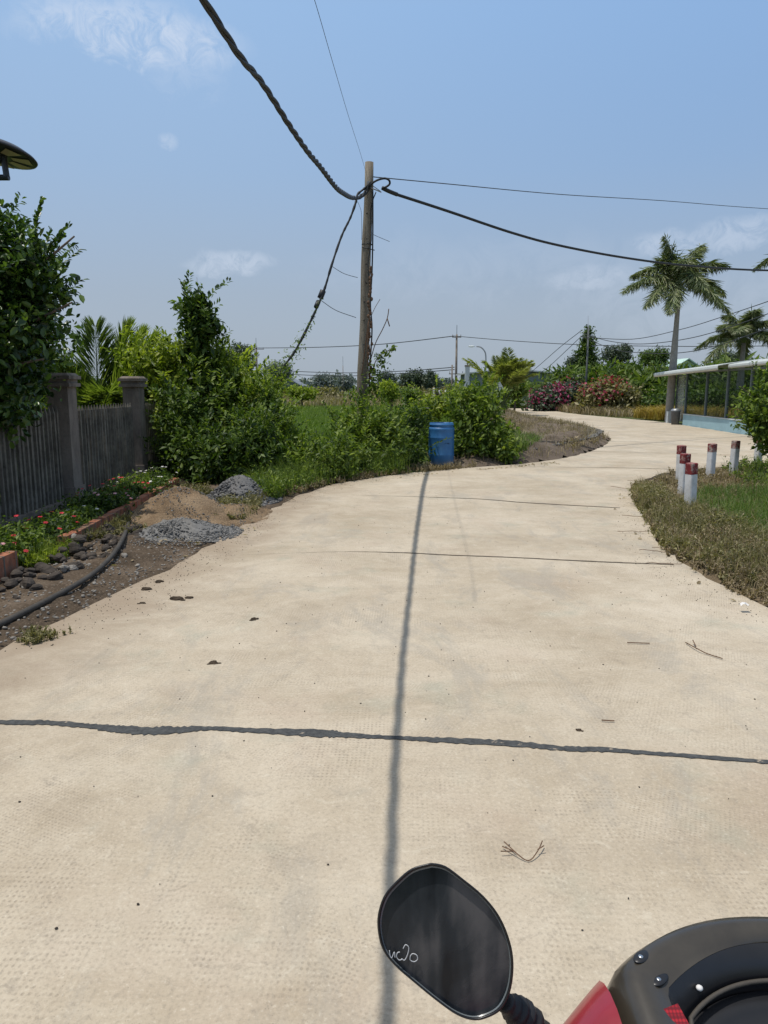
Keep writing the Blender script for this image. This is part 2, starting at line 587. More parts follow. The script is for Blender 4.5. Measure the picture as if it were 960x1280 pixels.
def m_drum(n):
    P = n.pos(); z = n.sep(P)[2]
    a = n.noise(n.mapping(P, (1, 1, .5)), 3.5, 6, .65); f = n.noise(P, 40, 4, .7)
    c = n.ramp(a, [(.3, (.022, .10, .25)), (.55, (.035, .155, .36)), (.75, (.06, .20, .41))])
    c = n.mix(n.math('MULTIPLY', n.step(n.noise(n.mapping(P, (6, 6, .6), loc=(4, 0, 0)), 2, 5, .7), .58, .75), .5), c, (.20, .30, .38))
    c = n.mix(n.math('MULTIPLY', n.step(z, .22, .02), .5), c, (.16, .15, .12))
    c = n.mix(n.math('MULTIPLY', n.step(f, .6, .8), .25), c, (.3, .33, .34))
    return principled(n, c, .45, .45, 0, n.bump(n.noise(P, 6, 3, .5), .2, .01))

def m_tar(n):
    P = n.pos()
    a = n.noise(P, 30, 5, .8); b = n.noise(P, 8, 4, .7)
    c = n.ramp(a, [(.35, (.035, .036, .037)), (.65, (.085, .087, .085))])
    c = n.mix(n.step(b, .63, .70), c, (.34, .28, .21))
    return principled(n, c, .75, .3, 0, n.bump(a, .6, .006))

def m_glossred(n):
    P = n.objc()
    a = n.noise(P, 9, 5, .7)
    c = n.ramp(a, [(.3, (.20, .008, .016)), (.7, (.30, .014, .026))])
    return principled(n, c, n.math('MULTIPLY_ADD', n.noise(P, 60, 4, .7), .35, .16), .5, 0, None, .5)

def m_smoke(n):
    P = n.objc()
    a = n.noise(P, 7, 5, .7)
    c = n.ramp(a, [(.3, (.030, .025, .019)), (.7, (.058, .049, .037))])
    r = n.math('MULTIPLY_ADD', n.noise(P, 18, 5, .75), .25, .22)
    return principled(n, c, r, .5, 0, None, .35)

def m_mirror(n):  # smears and the rider's dark reflection painted into the glass colour
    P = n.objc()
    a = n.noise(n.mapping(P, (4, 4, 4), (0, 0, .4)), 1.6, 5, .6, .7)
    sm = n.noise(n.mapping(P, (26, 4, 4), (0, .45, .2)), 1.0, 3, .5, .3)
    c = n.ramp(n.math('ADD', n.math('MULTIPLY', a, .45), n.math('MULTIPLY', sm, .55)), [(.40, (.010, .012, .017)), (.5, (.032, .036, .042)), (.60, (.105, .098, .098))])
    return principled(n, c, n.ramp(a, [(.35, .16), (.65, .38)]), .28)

M = {}
M['concrete'] = material('concrete_slab', m_concrete)
M['ground'] = material('field_ground', m_ground)
M['soil'] = material('dark_soil', m_soil((.04, .03, .021), (.10, .073, .05), (.20, .155, .115)))
M['sand'] = material('heap_sand', m_soil((.11, .075, .045), (.23, .16, .098), (.35, .26, .17), 1.3))
M['bank'] = material('dry_bank', m_soil((.06, .047, .036), (.13, .10, .075), (.22, .18, .14), .8))
M['bed'] = material('bed_soil', m_soil((.022, .018, .012), (.05, .042, .028), (.09, .075, .05)))
M['verge'] = material('verge_soil', m_soil((.08, .06, .035), (.16, .12, .075), (.26, .20, .13)))
M['gravel'] = material('grey_gravel', m_stone((.07, .07, .07), (.26, .25, .235)))
M['gravel_dark'] = material('dark_gravel', m_stone((.045, .045, .047), (.23, .225, .22)))
M['rock'] = material('dark_rock', m_stone((.022, .018, .015), (.10, .08, .064), False))
M['rock_pale'] = material('pale_rock', m_stone((.16, .145, .125), (.34, .31, .27), False))
M['brick'] = material('red_brick', m_brick)
M['oldconc'] = material('old_concrete', m_oldconc)
M['picket'] = simple('picket_concrete', (.165, .148, .122), .9, .2, var=.55, scale=3, bump=.3)
M['pole'] = material('weathered_pole', m_pole)
M['white_post'] = material('white_post_paint', m_white_post)
M['red_post'] = material('red_post_paint', m_red_paint)
def m_worn(n):
    P = n.pos(); a = n.noise(P, 16, 6, .75)
    return principled(n, n.ramp(a, [(.42, (.20, .035, .035)), (.52, (.32, .20, .17)), (.6, (.40, .35, .31))]), .8, .2)
M['worn_post'] = material('worn_post_paint', m_worn)
M['drum'] = material('blue_plastic', m_drum)
M['tar'] = material('tar_joint', m_tar)
M['crack'] = simple('joint_dirt', (.11, .09, .07), .95, .1, var=.5, scale=12)
M['bark'] = simple('bark', (.13, .10, .075), .95, .15, var=.45, scale=8, bump=.6)
M['palmbark'] = simple('palm_bark', (.27, .25, .22), .9, .2, var=.3, scale=5, bump=.4)
M['shaft'] = simple('palm_crownshaft', (.13, .19, .07), .5, .4, var=.25)
M['stem'] = simple('green_stem', (.09, .11, .04), .8, .2, var=.3)
M['twig'] = simple('dry_twig', (.14, .085, .055), .9, .15, var=.4, scale=30)
M['black_rubber'] = simple('black_rubber', (.018, .018, .02), .55, .4, var=.3)
M['black_plastic'] = simple('black_plastic', (.014, .014, .016), .35, .5, var=.3)
M['cable'] = simple('cable_black', (.022, .024, .026), .6, .35, var=.3, scale=14)
M['wire'] = simple('thin_wire', (.05, .055, .06), .6, .3)
M['hose'] = simple('hose_grey', (.062, .054, .045), .65, .35, var=.35, scale=4, bump=.2)
M['metal'] = simple('grey_metal', (.28, .29, .30), .45, .5, .6, var=.2)
M['chrome'] = simple('bright_screw', (.55, .55, .55), .25, .5, 1.0)
M['lampdark'] = simple('lamp_housing', (.025, .028, .033), .4, .5)
M['led'] = simple('lamp_lens', (.42, .35, .22), .35, .5, var=.15)
M['roofwhite'] = simple('white_roof_sheet', (.50, .53, .51), .55, .35, var=.12)
M['bluewall'] = simple('pale_blue_wall', (.30, .45, .50), .85, .2, var=.14, scale=2)
M['shelterpost'] = simple('shelter_steel', (.13, .155, .16), .6, .3, var=.2)
M['bin'] = simple('bin_grey', (.11, .11, .11), .7, .3)
M['palewall'] = simple('pale_wall', (.55, .58, .58), .85, .2, var=.1, scale=1)
M['mintwall'] = simple('mint_wall', (.45, .60, .54), .85, .2, var=.1, scale=1)
M['turqwall'] = simple('turquoise_wall', (.16, .33, .33), .85, .2, var=.1, scale=1)
M['farpole'] = simple('far_pole_grey', (.11, .12, .12), .8, .3)
M['dimwall'] = simple('dim_wall', (.16, .20, .20), .85, .2, var=.2, scale=1)
M['greyroof'] = simple('grey_roof', (.20, .22, .25), .7, .3, var=.15, scale=1)
M['orangeroof'] = simple('orange_roof', (.40, .22, .14), .8, .2, var=.15)
M['litter'] = simple('white_scrap', (.70, .68, .66), .7, .3, var=.1)
M['clod'] = simple('dried_clod', (.06, .045, .032), .95, .1, var=.4, scale=20, bump=.6)
M['glossred'] = material('red_gloss_paint', m_glossred)
M['smoke'] = material('smoky_plastic', m_smoke)
M['mirror'] = material('smeared_reflection_glass', m_mirror)
M['bevel'] = simple('mirror_edge', (.15, .17, .18), .22, .6)
M['redlens'] = material('red_tail_lens', lambda n: principled(n, n.ramp(n.voro(n.objc(), 260, 0), [(.2, (.42, .010, .018)), (.6, (.14, .002, .006))]), .2, .5, 0, None, .5))
M['inkmark'] = simple('dark_marks', (.02, .03, .05), .8, .1)
M['scratch'] = simple('white_scratch', (.55, .56, .58), .6, .3)
def m_screen(n):
    P = n.pos(); xyz = n.sep(P)
    p = principled(n, (.30, .32, .31), .8, .2)
    t = n.new('ShaderNodeBsdfTransparent'); m = n.new('ShaderNodeMixShader')
    m.inputs[0].default_value = .45
    n.link(t.outputs[0], m.inputs[1]); n.link(p, m.inputs[2])
    return m.outputs[0]
def m_pane(n):
    p = principled(n, (.03, .04, .04), .12, .5)
    t = n.new('ShaderNodeBsdfTransparent'); t.inputs[0].default_value = (.80, .84, .82, 1); m = n.new('ShaderNodeMixShader'); m.inputs[0].default_value = .14
    n.link(t.outputs[0], m.inputs[1]); n.link(p, m.inputs[2])
    return m.outputs[0]
M['pane'] = material('dusty_pane', m_pane)
M['screen'] = material('mesh_screen', m_screen)
M['cloth_white'] = simple('white_shirt', (.65, .65, .66), .9, .1)
M['cloth_dark'] = simple('dark_clothes', (.03, .03, .045), .9, .1)
M['darkgreen'] = simple('dark_green_paint', (.018, .05, .045), .6, .3)

L = {}
L['near_tree'] = leafmat('leaf_glossy_dark', (.012, .028, .008), (.036, .078, .016), (.15, .24, .045), .3, .34, .5)
L['bush'] = leafmat('leaf_bush', (.032, .060, .012), (.105, .170, .026), (.27, .34, .06), .4)
L['bush_yellow'] = leafmat('leaf_yellow_green', (.07, .11, .014), (.20, .27, .032), (.40, .45, .07), .45)
L['bush_dark'] = leafmat('leaf_dark_bush', (.016, .036, .008), (.052, .100, .018), (.18, .25, .045), .36)
L['weed'] = leafmat('leaf_weed', (.06, .06, .026), (.185, .17, .068), (.34, .30, .15), .3)
L['weed_dry'] = leafmat('leaf_dry_weed', (.10, .075, .042), (.26, .20, .12), (.42, .34, .21), .25)
L['grass'] = leafmat('grass_green', (.045, .085, .015), (.10, .175, .03), (.19, .26, .06), .35)
L['rice'] = leafmat('rice_green', (.075, .125, .018), (.14, .215, .032), (.21, .28, .055), .35, scale=.2)
L['straw'] = leafmat('straw_grass', (.15, .11, .055), (.27, .21, .11), (.40, .33, .19), .25)
L['gold'] = leafmat('golden_grass', (.22, .15, .03), (.38, .27, .05), (.50, .38, .10), .25)
L['palm'] = leafmat('palm_leaf', (.05, .08, .028), (.15, .20, .075), (.33, .34, .18), .2, .45, .5)
L['coconut'] = leafmat('young_palm_leaf', (.06, .10, .02), (.15, .22, .04), (.28, .34, .09), .4)
L['areca'] = leafmat('feather_leaf', (.12, .15, .035), (.27, .31, .075), (.42, .43, .16), .4)
L['far'] = leafmat('far_leaf', (.045, .07, .05), (.075, .105, .07), (.12, .15, .09), .2)  # slight bluish distance haze mixed into the leaf colours
L['farther'] = leafmat('haze_tinted_leaf', (.10, .135, .135), (.135, .17, .16), (.18, .21, .18), .15)  # stronger distance haze painted in as paler, bluer leaf colours
L['banana'] = leafmat('banana_green', (.04, .075, .016), (.10, .16, .03), (.20, .26, .06), .35)
L['magenta'] = leafmat('magenta_bract', (.16, .015, .06), (.34, .035, .12), (.50, .10, .24), .3)
L['redbract'] = leafmat('red_bract', (.20, .015, .05), (.36, .035, .09), (.45, .11, .15), .3)
L['red_flower'] = leafmat('red_petal', (.35, .012, .02), (.60, .03, .05), (.75, .08, .10), .25)
L['pink_flower'] = leafmat('pink_petal', (.55, .20, .25), (.75, .45, .48), (.85, .70, .70), .25)
L['white_flower'] = leafmat('white_petal', (.60, .55, .56), (.78, .76, .76), (.85, .85, .85), .25)

# ------------------------------------------------------------------ world + sun
OX, OY = .29, .03
sdir = Vector((-OX, -OY, 1.0)).normalized()
elev = math.asin(sdir.z); azim = math.atan2(sdir.x, sdir.y)
W = bpy.data.worlds.new('World'); SC.world = W; W.use_nodes = True
W.node_tree.nodes.clear()
w = N(W.node_tree)
sky = w.new('ShaderNodeTexSky', sky_type='NISHITA')
sky.sun_disc = False; sky.sun_elevation = elev; sky.sun_rotation = azim
sky.air_density = 1.4; sky.dust_density = 3.0; sky.ozone_density = 1.5
dirv = w.new('ShaderNodeTexCoord').outputs['Generated']
z = w.sep(dirv)[2]
haze = w.ramp(w.math('MAXIMUM', z, 0.0), [(0, (.405, .470, .545)), (.12, (.37, .46, .59)), (.26, (.335, .485, .710)), (.42, (.335, .52, .80)), (.62, (.42, .50, .62)), (1, (.50, .53, .58))])
xr = w.step(w.sep(dirv)[0], -.35, .55)
haze = w.mix(w.math('MULTIPLY', xr, w.step(z, .02, .35)), haze, (.80, .87, .95), 'MULTIPLY')
nsk = w.mix(1.0, sky.outputs[0], (.09, .09, .09), 'MULTIPLY')
colr = w.mix(.86, nsk, haze)
# thin cloud wisps: soft lumps in fixed directions of the sky
def wisp(px, py, su, sv, amount, sc):
    global colr
    r = Vector(ray(px, py)).normalized()
    right = Vector((r.y, -r.x, 0)).normalized(); up = right.cross(r)
    def dot(v):
        nn = w.new('ShaderNodeVectorMath', operation='DOT_PRODUCT')
        w.link(dirv, nn.inputs[0]); nn.inputs[1].default_value = v
        return nn.outputs['Value']
    nz = w.noise(dirv, sc, 6, .62, .6)
    nz2 = w.noise(dirv, sc * 3.1, 6, .7, .8)
    wob = w.math('MULTIPLY', w.math('SUBTRACT', w.math('ADD', w.math('MULTIPLY', nz, .65), w.math('MULTIPLY', nz2, .35)), .5), 3.2)
    a = w.math('DIVIDE', dot(right), su); b = w.math('ADD', w.math('DIVIDE', dot(up), sv), wob)
    d = w.math('ADD', w.math('MULTIPLY', a, a), w.math('MULTIPLY', b, b))
    m = w.math('MULTIPLY', w.math('MULTIPLY', w.step(d, 1.3, 0.0), w.step(nz2, .30, .62)), amount)
    m = w.math('MULTIPLY', m, w.step(dot(r), .3, .6))
    colr = w.mix(m, colr, (.66, .73, .85))
wisp(165, 38, .125, .030, .62, 11)
wisp(230, 75, .05, .04, .16, 14)
wisp(288, 328, .06, .016, .42, 14)
wisp(835, 302, .045, .018, .38, 16)
wisp(930, 290, .06, .022, .36, 12)
wisp(735, 345, .055, .016, .26, 15)
wisp(210, 178, .012, .010, .3, 20)
wisp(600, 340, .25, .05, .10, 6)
wisp(880, 380, .2, .05, .14, 6)
bg = w.new('ShaderNodeBackground'); bg.inputs[1].default_value = 1.04
w.link(colr, bg.inputs[0])
wo = w.new('ShaderNodeOutputWorld'); w.link(bg.outputs[0], wo.inputs[0])

sl = bpy.data.lights.new('sun', 'SUN'); sl.energy = 3.4; sl.angle = R(.5); sl.color = (1.0, .955, .88)
so = bpy.data.objects.new('sun', sl); COL.objects.link(so)
so.rotation_euler = (-sdir).to_track_quat('-Z', 'Y').to_euler()

cd = bpy.data.cameras.new('camera'); co = bpy.data.objects.new('camera', cd); COL.objects.link(co)
cd.sensor_fit = 'VERTICAL'; cd.sensor_height = 36; cd.lens = 36 * FPX / 1280
cd.clip_start = .05; cd.clip_end = 6000
co.location = (0, 0, CAMH); co.rotation_euler = (PI / 2 - PITCH, 0, 0)
SC.camera = co
SC.view_settings.view_transform = 'Standard'; SC.view_settings.look = 'None'; SC.view_settings.exposure = 0
SC.cycles.max_bounces = 6; SC.cycles.transparent_max_bounces = 8

# ------------------------------------------------------------------ ground and roads
mb = MB(); S = 3000
mb.add([(-S, -200, -.07), (S, -200, -.07), (S, S, -.07), (-S, S, -.07)], [(0, 1, 2, 3)])
tag(build('ground', mb, M['ground']), kind='structure')

# road outline (from the camera round the bend; field on the left, verge right)
left = [(-4.2, -3), (-2.75, 3.0), (-2.53, 4.65), (-2.15, 6.3), (-1.93, 7.59), (-1.67, 10.14), (-1.12, 12.85), (-.1, 14.35), (.82, 15.2), (1.9, 16.0), (3.2, 16.7), (4.7, 18.4), (6.6, 22.0), (7.98, 25.78), (8.3, 29.5), (8.0, 34), (8.1, 41), (8.9, 50), (9.6, 60), (8.6, 78), (6.0, 98), (2, 106)]
right = [(6, 116), (12, 108), (13.2, 80), (13.0, 60), (12.6, 50), (13.6, 42), (14.2, 38.4), (13.95, 34.5), (13.05, 24.6), (16, 24.2), (40, 26), (40, 19.5), (16, 17.9), (12, 17.2), (8.6, 16.6), (7.0, 15.9), (5.75, 15.1), (4.9, 13.8), (4.2, 12.2), (3.72, 10.6), (3.36, 9.3), (2.88, 7.2), (2.98, 5.28), (3.6, 3.4), (4.4, -3)]
def jag(pts, amp, step):
    out = []
    for a, b in zip(pts[:-1], pts[1:]):
        a = Vector(a); b = Vector(b); n = max(1, int((b - a).length / step))
        for k in range(n):
            t = k / n; p = a.lerp(b, t)
            if (b - a).length < 12: p += Vector((random.uniform(-amp, amp), random.uniform(-amp, amp)))
            out.append((p.x, p.y))
    out.append(tuple(pts[-1]))
    return out
def smooth2(pts, it=2):
    for _ in range(it):
        q = [pts[0]]
        for a, b in zip(pts[:-1], pts[1:]):
            q += [(a[0] * .75 + b[0] * .25, a[1] * .75 + b[1] * .25), (a[0] * .25 + b[0] * .75, a[1] * .25 + b[1] * .75)]
        pts = q + [pts[-1]]
    return pts
road = jag(smooth2(left), .045, .22) + jag(smooth2(right, 1), .05, .22)
def slab(name, outline, z, th, mat):
    P = [Vector((p[0], p[1], z)) for p in outline]
    tri = tessellate_polygon([P]); n = len(P)
    mb = MB()
    ar = sum(P[i].x * P[(i + 1) % n].y - P[(i + 1) % n].x * P[i].y for i in range(n))
    fs = []
    for t in tri:
        a, b, c = (P[i] for i in t)
        fs.append(t if (b - a).cross(c - a).z > 0 else t[::-1])
    vs = P + [Vector((p.x, p.y, z - th)) for p in P]
    for i in range(n):
        j = (i + 1) % n
        fs.append((i, i + n, j + n, j) if ar > 0 else (i, j, j + n, i + n))
    mb.add(vs, fs)
    return build(name, mb, mat)
tag(slab('road', road, 0.0, .1, M['concrete']), kind='structure')

# tar-filled joint and thin slab joints
def strip(name, pts, widths, z, mat, label=None):
    P = spline([(p[0], p[1], z) for p in pts], 14); n = len(P)
    mb = MB(); vs = []
    for i, p in enumerate(P):
        t = (P[min(i + 1, n - 1)] - P[max(i - 1, 0)]).normalized(); s = Vector((-t.y, t.x, 0))
        f = i / (n - 1) * (len(widths) - 1); k = min(int(f), len(widths) - 2)
        wd = widths[k] + (widths[k + 1] - widths[k]) * (f - k)
        a, b = wd * (.5 + random.uniform(-.13, .15)), wd * (.5 + random.uniform(-.13, .15))
        vs += [p + s * a, p - s * b]
    mb.add(vs, [(2 * i + 1, 2 * i + 3, 2 * i + 2, 2 * i) for i in range(n - 1)])
    return tag(build(name, mb, mat), kind='structure')
tp = [G(*p) for p in [(-260, 893), (-120, 898), (0, 903), (60, 904), (110, 908), (150, 912), (200, 914), (260, 911), (320, 914), (400, 917), (440, 920), (500, 923), (560, 926), (640, 930), (700, 936), (760, 938), (840, 944), (960, 953), (1090, 962)]]
strip('tar_joint', tp, [.03, .04, .045, .05, .045, .075, .085, .04, .045, .08, .045, .035, .05, .055, .045, .045, .035, .035, .03], .004, M['tar'])
jp = [(300, 694), (420, 690), (500, 691), (560, 694), (640, 697), (740, 702), (842, 706)]
strip('slab_joint', [G(*p) for p in jp], [.002, .006, .022, .03, .024, .034, .026], .004, M['crack'])
jp = [(440, 619), (520, 621), (600, 624), (650, 628), (700, 631), (775, 635)]
strip('slab_joint', [G(*p) for p in jp], [.004, .018, .03, .045, .05, .03], .004, M['crack'])
for y0 in (15.9, 19.9, 23.9):
    strip('slab_joint', [(2.4 + (y0 - 15.9) * .55, y0 + .2, 0), (5 + (y0 - 15.9) * .3, y0, 0), (7.0 + (y0 - 15.9) * .3, y0 - .6, 0)], [.015, .03, .02], .004, M['crack'])
# left verge soil, bed soil, right verge, island bank, rice field
soil_poly = [(-3.45, -3), (-3.5, 14.6), (-2.4, 14.2), (-1.0, 13.0), (-1.6, 10.1), (-1.87, 7.6), (-2.1, 6.3), (-2.47, 4.65), (-2.7, 3.0), (-4.1, -3)]
patch('soil_verge', [(-3.5, 2), (-3.5, 14.8), (-1.9, 14.4), (-1.05, 13.0), (-1.62, 10.1), (-1.9, 7.6), (-2.12, 6.3), (-2.5, 4.65), (-2.8, 2)], .06, .012, .028, M['soil'], 2.4, .4, edge=.35, sink=.03)
patch('flower_bed_soil', [(-4.75, 4), (-4.75, 16.5), (-3.55, 16.5), (-3.55, 4)], .12, .05, .03, M['bed'], 2, 1, edge=.1)
vr = [(2.92, 7.2), (3.4, 9.3), (3.76, 10.6), (4.25, 12.2), (4.95, 13.8), (5.8, 15.0), (7.05, 15.8), (8.6, 16.5), (12, 17.1), (20, 17.6), (20, 2), (3.7, 2), (3.0, 5.2)]
patch('verge_soil', vr, .11, .02, .05, M['verge'], 1.5, 2, edge=.3, sink=.03)
isl = [(1.7, 16.1), (3.2, 16.9), (4.65, 18.6), (6.5, 22.1), (7.85, 25.8), (8.2, 29.5), (7.9, 34), (8.0, 41), (8.8, 50), (9.4, 60), (7.4, 60), (6.0, 45), (5.2, 30), (3.6, 22), (1.0, 18)]
patch('dry_bank', isl, .25, .03, .05, M['bank'], 1.1, 3, edge=.8, hump=lambda P: .30 + .10 * fbm(P, .8, 1))
rp = [(-30, 19), (2.2, 19), (2.2, 26), (4.2, 40), (4.0, 75), (-12, 88), (-40, 88)]
def m_rice(n):
    P = n.pos()
    a = n.noise(n.mapping(P, (.6, .2, 1)), .5, 5, .6); f = n.noise(P, 14, 4, .7)
    c = n.ramp(a, [(.3, (.085, .125, .022)), (.6, (.125, .18, .032)), (.75, (.16, .19, .05))])
    c = n.mix(n.math('MULTIPLY', n.step(f, .4, .75), .5), c, (.035, .07, .012))
    return principled(n, c, .95, .1, 0, n.bump(f, .8, .1))
patch('rice_field', rp, 1.0, .05, .03, material('rice_sheet', m_rice), .4, 3, edge=1.0)

# ------------------------------------------------------------------ vegetation builders
def stems(root, mb, base, tips, r0=.02, r1=.005):
    for t in tips:
        b = Vector(base) + Vector((random.uniform(-.06, .06), random.uniform(-.06, .06), -.02))
        t = Vector(t); m = b.lerp(t, .5) + Vector((random.uniform(-.1, .1), random.uniform(-.1, .1), .05 * (t - b).length))
        mb.tube([b, m, t], [r0, (r0 + r1) / 2, r1], 5)

def shoot_leaves(blobs, n, LL, LW, seed, six=False):
    # long leafy shoots that stand out of the mass: leaves in pairs along an arching axis
    g = np.random.default_rng(seed + 999); B = np.array(blobs, float); C, AX, NR = [], [], []
    for _ in range(n):
        b = B[g.integers(len(B))]; d = g.normal(size=3); d[2] = abs(d[2]) * .9 + .1; d /= np.linalg.norm(d)
        p = b[:3] + d * b[3:6] * g.uniform(.75, .98); ln = g.uniform(.2, .62); a = d * .6 + np.array([0, 0, .75]) + g.normal(size=3) * .3; a /= np.linalg.norm(a)
        side = np.cross(a, g.normal(size=3)); side /= np.linalg.norm(side)
        m = int(ln / (LL * .33))
        for i in range(m):
            t = (i + 1) / m; q = p + a * ln * t + np.array([d[0], d[1], -.5]) * .22 * ln * t * t
            for s in (-1, 1):
                v = side * s * .8 + a * .7 + g.normal(size=3) * .25
                C.append(q + v * LL * .45); AX.append(v); NR.append(a * .5 + np.array([0, 0, .6]) + g.normal(size=3) * .3)
    C = np.array(C); s_ = g.uniform(.6, 1.05, (len(C), 1))
    return leaves(C, np.array(AX), np.array(NR), LL * s_, LW * s_, six)

def bush(name, label, cat_, base, blobs, nspr, nl, LL, LW, mat, group=None, spr=.12, shell=.5, stem=True, droop=.2, six=False, extra=None, seed=None, stemmat='bark', leafname='foliage', shoots=0):
    base = (base[0], base[1], base[2] if len(base) > 2 else 0)
    o = thing(name, base, label, cat_, group)
    V, F = cloud(blobs, nspr, nl, LL, LW, spr, shell, droop, six, .01, seed=seed)
    if shoots:
        V, F = cat((V, F), shoot_leaves(blobs, shoots, LL, LW, seed, six))
    build_np(leafname, V, F, mat, o)
    if stem:
        mb = MB(); stems(o, mb, base, [(b[0], b[1], b[2]) for b in blobs for _ in (0,)][:9], .022, .006)
        build('stem', mb, M[stemmat], o)
    if extra: extra(o)
    return o

def tree(name, label, base, h_trunk, blobs, nspr, nl, LL, LW, mat, tr=.15, group=None, spr=.3, shell=.55, six=False, seed=None, droop=.2, cat_='tree', shoots=0):
    o = thing(name, base, label, cat_, group)
    V, F = cloud(blobs, nspr, nl, LL, LW, spr, shell, droop, six, .05, seed=seed)
    if shoots: V, F = cat((V, F), shoot_leaves(blobs, shoots, LL, LW, seed, six))
    build_np('crown', V, F, mat, o)
    mb = MB(); b = Vector(base); top = b + Vector((random.uniform(-.1, .1) * h_trunk, 0, h_trunk))
    mid = b.lerp(top, .5) + Vector((.03 * h_trunk, 0, 0))
    mb.tube([b - Vector((0, 0, .1)), b + Vector((0, 0, .1 * h_trunk)), mid, top], [tr * 1.4, tr * 1.05, tr * .85, tr * .65], 8)
    for q in blobs[:8]:
        c = Vector(q[:3]); m = top.lerp(c, .5) + Vector((0, 0, -.08 * (c - top).length))
        mb.tube([top - Vector((0, 0, .05)), m, c, c + (c - top) * .35], [tr * .55, tr * .38, tr * .2, tr * .08], 5)
    build('trunk', mb, M['bark'], o, True)
    return o

# --- big dark tree behind the fence at far left
bl = [(-5.9, 9.6, 2.8, 1.45, 1.4, 1.15), (-5.1, 9.4, 2.35, .85, 1.0, .75), (-5.2, 9.7, 3.25, .75, .9, .60), (-5.0, 9.2, 1.75, .72, .85, .45),
      (-4.42, 9.5, 3.05, .40, .5, .34), (-4.40, 9.3, 2.45, .42, .5, .28), (-4.6, 9.1, 1.95, .42, .6, .34), (-6.3, 9.2, 1.9, 1.3, 1.2, .8), (-5.4, 8.6, 2.5, 1.0, .9, .9), (-4.78, 9.4, 3.50, .34, .4, .26), (-5.35, 9.4, 3.62, .45, .5, .26), (-7.4, 9.6, 2.8, 1.4, 1.4, 1.2), (-4.75, 9.1, 1.42, .42, .5, .26), (-5.6, 7.6, 2.7, 1.0, 1.0, .9), (-4.12, 9.4, 2.72, .22, .26, .16), (-4.22, 9.3, 3.25, .2, .24, .14)]  # out-of-view crown masses added to carry the shade over the bed
tree('broadleaf_tree', 'dense dark glossy-leaved tree overhanging the picket fence at the left edge', (-6.2, 9.7, 0), 1.7, bl, 4000, 13, .098, .048, L['near_tree'], .13, spr=.10, shell=.45, six=True, droop=.0, seed=3, shoots=150)

tree('broadleaf_tree', 'second dark tree added behind the fence to shade the bed, hidden by the nearer crown', (-6.6, 12.6, 0), 1.5, [(-6.3, 12.3, 2.6, 1.1, 1.3, 1.0), (-6.9, 12.8, 3.0, 1.1, 1.2, .9), (-5.9, 11.4, 2.2, .8, .8, .8), (-6.9, 14.0, 2.2, .9, .9, .8)], 800, 12, .12, .06, L['near_tree'], .1, spr=.13, shell=.4, seed=33)  # hidden tree added so its shade falls on the fence and bed
tree('broadleaf_tree', 'unseen dark tree added behind the fence, outside the left edge, to shade the bed', (-6.6, 6.0, 0), 1.6, [(-6.2, 6.2, 3.0, 1.2, 1.3, 1.0), (-5.6, 6.6, 3.4, .9, 1.0, .6)], 500, 12, .13, .065, L['near_tree'], .1, spr=.13, shell=.4, seed=34)  # tree out of view, added to cast shade on the flower bed
# hedge behind the fence
for i, (y, x, h) in enumerate([(7.2, -5.7, 1.1), (8.6, -5.6, 1.2), (10.0, -5.6, 1.15), (11.5, -5.7, 1.1), (13.0, -5.7, 1.25), (14.6, -5.6, 1.3), (16.2, -5.6, 1.4)]):
    bush('garden_shrub', 'dark shrub growing behind the picket fence', 'shrub', (x, y), [(x, y, h * .5, .55, .75, h * .55), (x - .3, y + .3, h * .6, .5, .6, h * .45)], 230, 10, .10, .05, L['bush_dark'], 'shrubs behind the fence', spr=.12, seed=40 + i)

def at(px, Y): return (px - 480) * Y / 917.0
def zt(py, Y): return A(480, py, Y)[2]
# --- young coconut palm behind fence
def frond(mbv, base, dirh, length, rise, droop, nleaf, ll, lw, hang=.5, g=None, fwd=0):
    """rachis points and leaflet arrays of one frond"""
    g = g or RNG
    d = Vector((math.cos(dirh), math.sin(dirh), 0)); pts = []
    for i in range(13):
        t = i / 12
        pts.append(Vector(base) + d * (length * (t * math.cos(rise) + .0 * t)) + Vector((0, 0, length * (math.sin(rise) * t - droop * t * t))))
    C, AX, NR, LN = [], [], [], []
    side = d.cross(Vector((0, 0, 1))).normalized()
    for i in range(nleaf):
        t = .16 + .84 * i / nleaf
        f = t * 12; k = min(int(f), 11); p = pts[k].lerp(pts[k + 1], f - k); tg = (pts[k + 1] - pts[k]).normalized()
        up = side.cross(tg).normalized() if side.cross(tg).z > 0 else -side.cross(tg).normalized()
        l = ll * (math.sin(PI * (.12 + .82 * t)) ** .7)
        for s in (-1, 1):
            a = (tg * (.45 + .3 * t + fwd) + side * s * (.9 - .25 * t) + up * .15 - Vector((0, 0, hang * (.6 + .5 * g.random())))).normalized()
            a = (a + Vector(g.normal(size=3) * .12)).normalized()
            c = p + a * l * .5
            C.append(c); AX.append(a); NR.append(up * .8 + tg * .3 + Vector(g.normal(size=3) * .2)); LN.append(l)
    mbv.tube(pts, [max(.004, length * .012 * (1 - i / 13)) for i in range(13)], 5)
    return np.array(C), np.array(AX), np.array(NR), np.array(LN)

